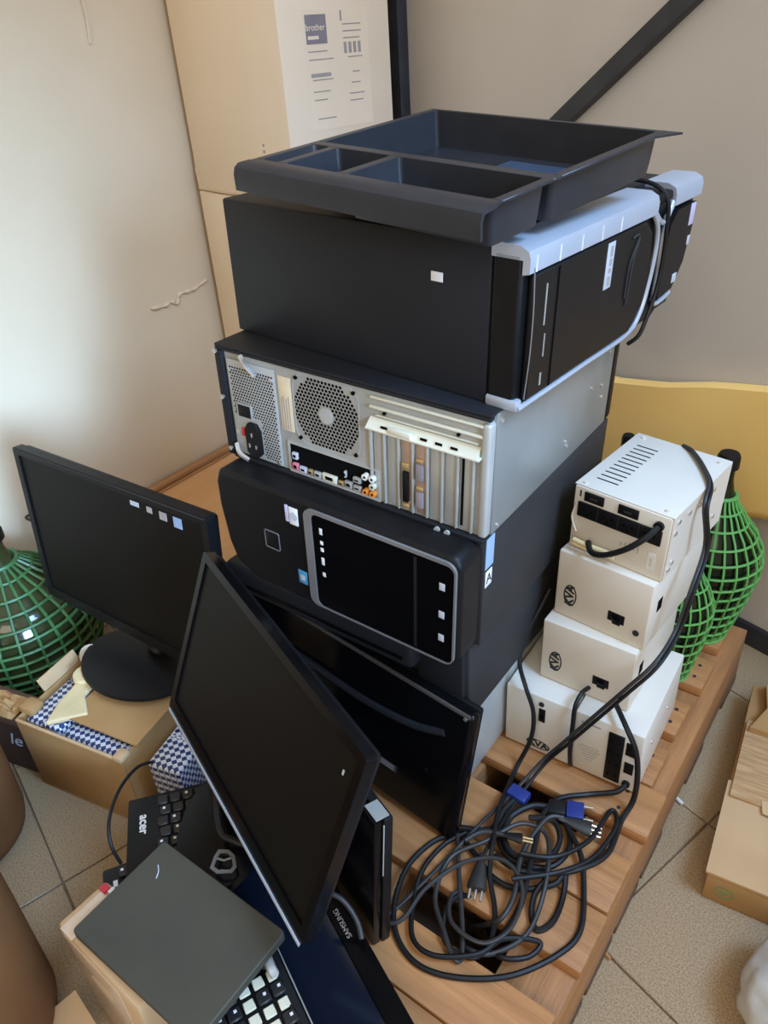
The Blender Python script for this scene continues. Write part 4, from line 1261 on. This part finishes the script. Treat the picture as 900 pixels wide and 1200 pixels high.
q = thing('checked_pack', 'blue checked pack on the floor between carton and keyboard', 'package', M=Matrix.Translation((-0.512, -0.225, 0)) @ Matrix.Rotation(R(14), 4, 'Z'), group='checked packs in the open carton')
q['group'] = 'checked packs'
g = G(); g.box(0, 0.065, 0, 0.13, 0, 0.16, bev=0.006, seg=3); g.obj('wrap', M_CHECK, q)
g = G(); g.box(0.004, 0.061, 0.06, 0.064, 0.16, 0.1612); g.obj('wrap_seam', M_CHECK, q)
# cream packing piece and clear jar lid on top of the packs
q = thing('cream_packing_piece', 'crumpled cream foam piece lying on the checked packs', 'packing', M=bM @ T(0.030, 0.02, 0.176))
pk_ = [(0.045, -0.015), (0.100, 0.030), (0.062, 0.062), (0.058, 0.100), (0.030, 0.112), (0.016, 0.098), (0.026, 0.070), (0.030, 0.030)]
g = G(); g.prism(pk_, 0.010, 'xy', 0.003); fo = g.obj('foam_body', M_FOAM, q)
mod = fo.modifiers.new('bevel', 'BEVEL'); mod.width = 0.003; mod.segments = 2
g = G(); g.lathe([(0.001, 0), (0.020, 0), (0.023, 0.003), (0.021, 0.010), (0.001, 0.011)], 18, (0.032, 0.098, 0.013)); g.obj('foam_knob', M_FOAM, q)
q = thing('clear_cup', 'cloudy plastic cup lying at the back of the checked packs', 'cup', M=bM @ T(0.020, 0.190, 0.170) @ Euler((R(62), 0, R(25)), 'XYZ').to_matrix().to_4x4())
g = G(); g.lathe([(0.001, 0), (0.014, 0.0), (0.019, 0.030), (0.021, 0.034), (0.017, 0.034), (0.001, 0.028)], 18, (0.0, 0.004, 0.0)); g.obj('cup_wall', mat('cloudy_plastic', (0.50, 0.46, 0.38), rough=0.25, nscale=12), q)
g = G(); g.lathe([(0.019, 0.031), (0.023, 0.032), (0.023, 0.036), (0.019, 0.037)], 18, (0, 0.004, 0)); g.obj('cup_rim', MATS['cloudy_plastic'], q)

# brown box with script lettering
q = thing('brown_gift_box', 'dark brown box with pale script lettering at the left edge', 'box', (-0.975, -0.335, 0.0), (0, 0, 14))
g = G(); g.box(0, 0.180, 0, 0.055, 0, 0.130, bev=0.003); g.obj('box_body', M_BROWNBOX, q)
g = G(); g.box(-0.003, 0.183, -0.003, 0.058, 0.1305, 0.150, bev=0.003); g.obj('box_lid', mat('brown_lid', (0.10, 0.05, 0.03), rough=0.6, nscale=10), q)
text('script_text', 'le', 0.046, M_PAPERG, q, T(0.150, -0.0006, 0.085) @ FACE_Y, shear=0.35)
g = G(); g.box(0.0, 0.14, -0.0036, -0.003, 0.142, 0.147); g.obj('lid_line', M_PAPERG, q)
q = thing('paper_scrap', 'crumpled brown paper scrap on the dark brown box', 'paper', M=Matrix.Translation((-0.885, -0.318, 0.1505)) @ Matrix.Rotation(R(14), 4, 'Z'))
g = G()
rs_ = random.Random(3)
hm = {}


def crump(u, v):
    k = (round(u * 8), round(v * 8))
    if k not in hm:
        hm[k] = rs_.uniform(0, 0.022) if 0 < k[0] < 8 and 0 < k[1] < 8 else 0.002
    return Vector((u * 0.085, v * 0.050, hm[k] + 0.001))


g.grid(crump, 8, 8)
po = g.obj('paper_sheet', M_CARD, q, smooth=False)
mod = po.modifiers.new('thickness', 'SOLIDIFY'); mod.thickness = 0.001; mod.offset = 1

# brown fibre drums
for lb, loc, r, h, lean in (('brown fibre drum by the dark brown box at the left edge', (-0.795, -0.452, 0), 0.115, 0.20, 0),
                            ('brown fibre drum nearest the camera in the lower left corner', (-0.470, -0.612, 0), 0.125, 0.36, 0)):
    q = thing('fibre_drum', lb, 'drum', loc, group='brown drums at the left edge')
    g = G(); g.lathe([(0.001, 0.0), (r * 0.86, 0.0), (r * 0.94, 0.008), (r * 0.985, 0.03), (r, h * 0.55), (r * 1.0, h - 0.006), (r * 0.985, h), (r * 0.93, h), (r * 0.92, h - 0.012), (0.001, h - 0.012)], 48); g.obj('drum_wall', M_DRUM, q)
    g = G(); g.lathe([(r * 1.0, 0), (r * 1.012, 0.002), (r * 1.012, 0.010), (r * 1.0, 0.012)], 48, (0, 0, h - 0.022)); g.obj('drum_hoop', M_DRUM, q)

# taped carton under the slab, lower left
q = thing('taped_carton', 'cardboard carton with shiny tape under the grey slab', 'box', (-0.347, -0.482, 0.0), (0, 0, -2))
g = G(); g.box(0, 0.17, 0, 0.074, 0.001, 0.226, bev=0.006); g.obj('carton_body', M_CARD2, q)
g = G(); g.box(0.012, 0.13, -0.0012, 0.002, 0.02, 0.215, bev=0.0006); g.obj('tape_strip', M_TAPE, q)
g = G(); g.box(0.010, 0.036, -0.001, 0.06, 0.2262, 0.2275, bev=0.0005); g.obj('tape_strip', M_TAPE, q)
g = G(); g.box(0.006, 0.018, 0.060, 0.070, 0.2262, 0.2310, bev=0.001); g.obj('red_tab', M_RED, q)
g = G(); g.box(0.019, 0.036, 0.064, 0.073, 0.2262, 0.2305, bev=0.001); g.obj('white_tab', M_PAPER, q)
# loose flap in the corner
fa, fb_, fc_ = at(42, 1199, 0.01), at(88, 1160, 0.06), at(112, 1199, 0.06)
q = thing('cardboard_flap', 'loose tan cardboard flap at the bottom left corner of the floor', 'cardboard', (0, 0, 0))
g = G()
vsx = [fa, fb_, fc_, fa + (fc_ - fb_)]
V = [g.bm.verts.new(v) for v in vsx] + [g.bm.verts.new(v + Vector((0, 0, -0.004))) for v in vsx]
for f in ((0, 1, 2, 3), (7, 6, 5, 4), (0, 4, 5, 1), (1, 5, 6, 2), (2, 6, 7, 3), (3, 7, 4, 0)):
    g.bm.faces.new([V[i] for i in f])
g.obj('flap_sheet', M_CARD2, q, smooth=False)

# ------------------------------------------------------------------ cardboard at the right
q = thing('flattened_carton', 'opened tan cardboard carton with torn flaps on the floor at right', 'box', (0.292, 0.160, 0), (0, 0, 6))
g = G(); g.box(0, 0.30, 0, 0.44, 0.001, 0.060, bev=0.002); g.obj('carton_body', M_CARD, q)
g = G(); g.box(-0.002, 0.30, -0.001, 0.185, 0.0602, 0.066, bev=0.001, M=Matrix.Rotation(R(-1.0), 4, 'Y')); g.obj('flap', M_CARD2, q)
g = G(); g.box(0.004, 0.30, 0.150, 0.33, 0.0665, 0.072, bev=0.001); g.obj('torn_flap', M_CORR, q)
g = G(); g.prism([(0.01, 0.30), (0.30, 0.30), (0.30, 0.45), (0.05, 0.45), (0.02, 0.42), (0.03, 0.36)], 0.012, 'xy', 0.0722); g.obj('raised_flap', M_CARD, q)
g = G(); g.prism([(0.055, 0.135), (0.085, 0.132), (0.080, 0.150), (0.110, 0.152), (0.106, 0.166), (0.050, 0.160)], 0.001, 'xy', 0.0724); g.obj('torn_layer', M_CARD2, q)
g = G()
n = 24
g.ring([(0.028 + 0.014 * math.cos(2 * math.pi * k / n), 0.030 + 0.014 * math.sin(2 * math.pi * k / n)) for k in range(n)], [(0.028 + 0.011 * math.cos(2 * math.pi * k / n), 0.030 + 0.011 * math.sin(2 * math.pi * k / n)) for k in range(n)], 0.0006, 'xz', -0.0004)
g.prism([(0.020, 0.034), (0.036, 0.034), (0.028, 0.022)], 0.0006, 'xz', -0.0004)
g.obj('recycling_mark', M_GREENP, q)
# white bag
q = thing('white_plastic_bag', 'crumpled white plastic bag at the right edge of the floor', 'bag', (0.452, 0.050, 0))
g = G()
rb = random.Random(5)
bmesh.ops.create_icosphere(g.bm, subdivisions=4, radius=1.0)
ph = [(Vector((rb.uniform(-1, 1), rb.uniform(-1, 1), rb.uniform(-1, 1))).normalized() * rb.uniform(4, 9), rb.uniform(0, 6)) for _ in range(9)]
for v in g.bm.verts:
    k = 1 + sum(0.035 * abs(math.sin(v.co.dot(a) + b)) for a, b in ph) - 0.15
    v.co = Vector((v.co.x * 0.075 * k, v.co.y * 0.085 * k, max(0.0, 0.055 + v.co.z * 0.060 * k)))
g.obj('bag_film', M_BAG, q)
g = G(); g.tube(smooth_path([(0.0, 0.0, 0.10), (-0.01, 0.01, 0.125), (0.01, 0.02, 0.135), (0.02, 0.0, 0.112)], 5), 0.006, 8); g.obj('bag_knot', M_BAG, q)

# small litter on the floor
for (u, v), (u2, v2), lb in (((778, 925), (800, 942), 'white splinter on the floor joint beside the pallet'),):
    a, b = at(u, v, 0.004), at(u2, v2, 0.004)
    o = G().tube(smooth_path([a, a.lerp(b, 0.4) + Vector((0.003, 0.001, 0.001)), b], 5), 0.0032, 6).obj('white_splinter', M_PAPER)
    tag(o, lb, 'litter')
a, b = at(706, 1112, 0.003), at(715, 1124, 0.003)
o = G().tube(smooth_path([a, a.lerp(b, 0.5), b], 4), 0.003, 6).obj('wood_chip', M_DECK)
tag(o, 'small brown wood chip on the floor near the pallet edge', 'litter')

# ------------------------------------------------------------------ cords


def cord(name, label, pix, r, m, n=7, world_pts=None):
    pts = [at(*p) if not isinstance(p, Vector) else p for p in pix]
    t = thing(name, label, 'cord', loc=tuple(pts[-1]))
    g = G(); g.tube(smooth_path(pts, n), r, 8); g.obj('cable', m, t, world=True)
    return t


def plug(t, a, b, m, wide=0.011, pins=3, pin_m=None):
    a, b = Vector(a), Vector(b)
    d = (b - a)
    Ln = d.length
    M = frame(a, d, (0, 0, 1))
    g = G()
    prof = [(0.0, 0.35), (0.12, 0.42), (0.25, 0.40), (0.38, 0.62), (0.85, 1.0), (1.0, 1.0)]
    rings = []
    for k, s in prof:
        rings.append([g.bm.verts.new((k * Ln, wide * s * math.cos(2 * math.pi * i / 14), 0.62 * wide * s * math.sin(2 * math.pi * i / 14))) for i in range(14)])
    for p, q in zip(rings, rings[1:]):
        for i in range(14):
            g.bm.faces.new((p[i], p[(i + 1) % 14], q[(i + 1) % 14], q[i]))
    g.bm.faces.new(rings[0][::-1]); g.bm.faces.new(rings[-1])
    bmesh.ops.transform(g.bm, matrix=M, verts=g.bm.verts[:])
    po = g.obj('plug', m, t, world=True)
    for k in range(pins):
        y = (k - (pins - 1) / 2) * wide * 0.62
        g = G(); g.cyl((Ln + 0.008, y, 0), 0.0017, 0.014, 'x', 8); 
        bmesh.ops.transform(g.bm, matrix=M, verts=g.bm.verts[:])
        g.obj('plug_pin', pin_m or M_STEELB, po)


Zp = PZ + 0.004
# cord plugged into the top power unit
uTM = MW[uT.name]
p0 = uTM @ Vector((0.126, -0.004, 0.086))
t = cord('power_cord', 'thick black cord curving out of the topmost power unit', [p0, uTM @ Vector((0.118, -0.022, 0.074)), uTM @ Vector((0.098, -0.030, 0.052)), uTM @ Vector((0.070, -0.030, 0.030)), uTM @ Vector((0.048, -0.022, 0.020)), uTM @ Vector((0.034, -0.006, 0.022))], 0.0042, M_CORD)
# long cord from behind the top unit, down across the front to the heap
b0 = lambda x, y, z: uTM @ Vector((x, y, z))
path = [b0(0.070, 0.187, 0.104), b0(0.090, 0.172, 0.108), b0(0.118, 0.140, 0.108), b0(0.142, 0.105, 0.106), b0(0.153, 0.072, 0.090),
        atx(826, 640, 0.172), atx(810, 690, 0.174), atx(792, 738, 0.170), aty(768, 776, 0.165), aty(735, 806, 0.140), aty(700, 836, 0.130), aty(665, 866, 0.118), aty(635, 892, 0.105), at(600, 930, Zp + 0.012), at(560, 968, Zp + 0.02), at(520, 1010, Zp + 0.006), at(480, 1050, Zp), at(455, 1072, Zp), at(430, 1085, Zp)]
t = cord('power_cord', 'long double black cord draped over the power units down to the heap', path, 0.0028, M_CORDG)
off = Vector((0.0048, -0.0025, -0.0025))
pts = [p + off for p in path[:13]] + [at(604, 940, Zp + 0.012), at(576, 985, Zp + 0.02), at(566, 1004, Zp + 0.016)]
G().tube(smooth_path(pts, 7), 0.0027, 8).obj('cable', M_CORD, t, world=True)
plug(t, at(566, 1000, Zp + 0.016), at(558, 1042, Zp + 0.012), M_CORDG, 0.013, 3)
# cord from behind the stack to the heap
t = cord('power_cord', 'black cord hanging from behind the stack left of the power units',
         [aty(645, 690, 0.24), aty(617, 745, 0.19), aty(609, 775, 0.165), aty(616, 805, 0.140), aty(625, 835, 0.136), aty(622, 866, 0.125), aty(605, 900, 0.10), at(586, 945, Zp + 0.02), at(578, 985, Zp + 0.026), at(574, 1025, Zp + 0.01), at(580, 1070, Zp), at(572, 1110, Zp), at(548, 1122, Zp + 0.003), at(520, 1100, Zp + 0.004), at(526, 1060, Zp + 0.006), at(548, 1050, Zp - 0.004), at(566, 1075, 0.12), at(575, 1095, 0.08)], 0.0036, M_CORD)
# cord between the two lower units
t = cord('power_cord', 'thin black cord running down between the two bottom power units', [aty(690, 806, 0.185), aty(682, 812, 0.165), aty(674, 828, 0.146), aty(671, 850, 0.143), aty(668, 875, 0.143), aty(668, 893, 0.146), aty(669, 896, 0.160)], 0.0035, M_CORD)
# cord from unit B, hanging down its front
uBM = MW[uB.name]
t = cord('power_cord', 'black cord looping down the front of the right bottom power unit', [aty(722, 826, 0.180), aty(733, 850, 0.150), aty(745, 880, 0.138), aty(747, 910, 0.134), aty(742, 938, 0.130), at(728, 962, Zp), at(712, 1000, Zp + 0.004), at(680, 1018, Zp + 0.01), at(640, 1024, Zp + 0.014), at(604, 1018, Zp + 0.014), at(580, 1002, Zp + 0.012)], 0.0042, M_CORD)
t = cord('power_cord', 'black cord from the lowest socket of the right bottom unit into the heap', [uBM @ Vector((0.088, -0.004, 0.018)), aty(722, 928, 0.135), at(690, 931, Zp + 0.006), at(655, 936, Zp + 0.012), at(636, 955, Zp + 0.016), at(628, 985, Zp + 0.018), at(620, 1020, Zp + 0.016), at(610, 1060, Zp + 0.008), at(592, 1092, Zp + 0.002), at(575, 1108, Zp - 0.006), at(562, 1105, 0.11), at(555, 1095, 0.07)], 0.0042, M_CORD)
# big loops of the heap
t = cord('power_cord', 'large loose loop of black cord around the heap on the pallet',
         [at(560, 972, Zp + 0.003), at(540, 978, Zp + 0.003), at(510, 985, Zp), at(478, 1015, Zp), at(462, 1060, Zp), at(466, 1100, Zp), at(492, 1132, Zp), at(540, 1146, Zp), at(600, 1143, Zp), at(655, 1118, Zp), at(680, 1090, Zp), at(684, 1040, Zp + 0.003), at(680, 1000, Zp + 0.010), at(660, 960, Zp + 0.012)], 0.0040, M_CORD)
t = cord('power_cord', 'grey cord coiled in the middle of the heap',
         [at(536, 978, Zp + 0.006), at(538, 1030, Zp + 0.005), at(542, 1090, Zp + 0.002), at(540, 1124, Zp), at(530, 1120, Zp + 0.004), at(520, 1090, Zp + 0.006), at(510, 1050, Zp + 0.006), at(528, 1005, Zp + 0.010), at(570, 985, Zp + 0.02), at(610, 965, Zp + 0.02), at(640, 978, Zp + 0.016), at(642, 1020, Zp + 0.02), at(630, 1070, Zp + 0.008), at(612, 1100, Zp + 0.004), at(575, 1118, Zp), at(548, 1112, Zp), at(540, 1100, 0.11), at(536, 1090, 0.07)], 0.0034, M_CORDG)
t = cord('power_cord', 'black cord wound in tight coils at the back of the heap',
         [at(590, 950, Zp + 0.006), at(585, 985, Zp + 0.004), at(604, 1010, Zp + 0.003), at(645, 1016, Zp + 0.003), at(668, 990, Zp + 0.004), at(655, 955, Zp + 0.006), at(615, 945, Zp + 0.012), at(592, 970, Zp + 0.012), at(600, 1000, Zp + 0.012), at(640, 1006, Zp + 0.012), at(656, 985, Zp + 0.014), at(648, 962, Zp + 0.016), at(620, 958, Zp + 0.02)], 0.0042, M_CORD)
t = cord('power_cord', 'black cord with small hanging loop at the right of the heap',
         [at(535, 972, Zp + 0.002), at(556, 1000, Zp + 0.002), at(580, 1030, Zp + 0.002), at(610, 1042, Zp + 0.003), at(650, 1036, Zp + 0.006), at(662, 1020, Zp + 0.010), at(660, 1050, Zp), at(648, 1080, Zp), at(630, 1090, Zp), at(623, 1075, Zp), at(626, 1050, Zp + 0.006), at(640, 1030, Zp + 0.014)], 0.0042, M_CORD)
t = cord('power_cord', 'black cord running from the monitor across the pallet gap',
         [at(548, 975, Zp + 0.006), at(520, 990, Zp + 0.002), at(495, 1020, Zp + 0.002), at(484, 1060, Zp), at(484, 1100, Zp + 0.006), at(510, 1120, Zp + 0.008), at(560, 1118, Zp + 0.008), at(590, 1100, Zp + 0.006), at(632, 1104, Zp + 0.002), at(622, 1120, Zp), at(598, 1124, Zp + 0.002), at(580, 1118, Zp - 0.004), at(568, 1108, 0.11), at(560, 1100, 0.07)], 0.0036, M_CORD)
t = cord('power_cord', 'slim grey cord crossing the front of the heap in a wide bend',
         [at(430, 1078, Zp + 0.002), at(455, 1082, Zp + 0.004), at(474, 1075, Zp + 0.008), at(500, 1040, Zp + 0.012), at(545, 1010, Zp + 0.018), at(590, 1008, Zp + 0.022), at(612, 1040, Zp + 0.018), at(600, 1085, Zp + 0.012), at(566, 1105, Zp + 0.012), at(530, 1082, Zp + 0.012), at(528, 1052, Zp + 0.008), at(540, 1046, Zp - 0.002), at(552, 1062, 0.12), at(556, 1075, 0.08)], 0.0030, M_CORDG)
t = cord('power_cord', 'black cord lying in an oval on the right half of the heap',
         [at(600, 1030, Zp + 0.022), at(655, 1022, Zp + 0.018), at(696, 1004, Zp + 0.008), at(722, 968, Zp + 0.003), at(716, 950, Zp + 0.003), at(690, 985, Zp + 0.012), at(650, 1004, Zp + 0.022), at(610, 1000, Zp + 0.026)], 0.0036, M_CORD)
t = cord('signal_cable', 'black cable with dark blue connector behind the heap', [at(540, 970, Zp + 0.01), at(575, 972, Zp + 0.012), at(590, 950, Zp + 0.014), at(602, 938, Zp + 0.014)], 0.0045, M_CORD)
va, vb = at(597, 925, Zp + 0.014), at(622, 940, Zp + 0.014)
VM = frame(va, vb - va, (0, 0, 1))
g = G(); g.box(0, 0.032, -0.011, 0.011, -0.007, 0.007, bev=0.003, M=VM); vg = g.obj('vga_plug', M_VGA, t, world=True)
t = cord('signal_cable', 'black cable with blue connector pointing at the power units', [at(588, 985, Zp + 0.008), at(598, 958, Zp + 0.012), at(625, 944, Zp + 0.014), at(650, 948, Zp + 0.012)], 0.0048, M_CORD)
va, vb = at(642, 946, Zp + 0.012), at(690, 954, Zp + 0.012)
VM = frame(va, vb - va, (0, 0, 1))
g = G(); g.box(0, 0.026, -0.012, 0.012, -0.007, 0.007, bev=0.003, M=VM); g.obj('cable_hood', M_CORD, t, world=True)
g = G(); g.box(0.0265, 0.052, -0.014, 0.014, -0.007, 0.007, bev=0.002, M=VM); vg = g.obj('vga_plug', M_VGA, t, world=True)
for s in (-1, 1):
    g = G(); g.cyl((0.058, s * 0.011, 0), 0.0018, 0.014, 'x', 8); bmesh.ops.transform(g.bm, matrix=VM, verts=g.bm.verts[:])
    g.obj('thumb_screw', M_STEELB, vg)
t = cord('power_cord', 'grey plug with three steel pins lying right of the heap', [at(548, 1085, 0.08), at(562, 1085, 0.13), at(585, 1078, Zp + 0.006), at(602, 1050, Zp + 0.014), at(612, 1000, Zp + 0.018), at(640, 960, Zp + 0.02), at(660, 958, Zp + 0.018)], 0.0036, M_CORDG)
plug(t, at(655, 958, Zp + 0.018), at(692, 972, Zp + 0.010), M_CORDG, 0.012, 3)
t = cord('audio_cord', 'cord ending in a gold-tipped plug in the middle of the heap', [at(545, 985, Zp + 0.02), at(565, 975, Zp + 0.024), at(590, 978, Zp + 0.026)], 0.0036, M_CORDG)
plug(t, at(585, 977, Zp + 0.026), at(612, 983, Zp + 0.024), M_CORD, 0.008, 2, M_BRASS)
t = cord('power_cord', 'black cord wedged between the thin standing monitor and the flat one', [at(382, 1044, 0.24), at(402, 1055, 0.235), at(418, 1078, 0.215), at(424, 1100, 0.20)], 0.0035, M_CORDG)
t = cord('power_cord', 'thin black cord arching from the open carton to the keyboards', [at(178, 893, 0.19), at(160, 900, 0.22), at(140, 925, 0.235), at(128, 960, 0.235), at(130, 990, 0.22), at(142, 1012, 0.195)], 0.0026, M_CORD)
t = cord('power_cord', 'thin dark cord on the left wall above the squat demijohn', [Vector((-1.232, 0.05, 0.26)), Vector((-1.20, 0.02, 0.275)), Vector((-1.10, 0.02, 0.285)), Vector((-1.0, 0.02, 0.275)), Vector((-0.90, 0.0, 0.262)), Vector((-0.80, -0.04, 0.25))], 0.003, M_CORD)
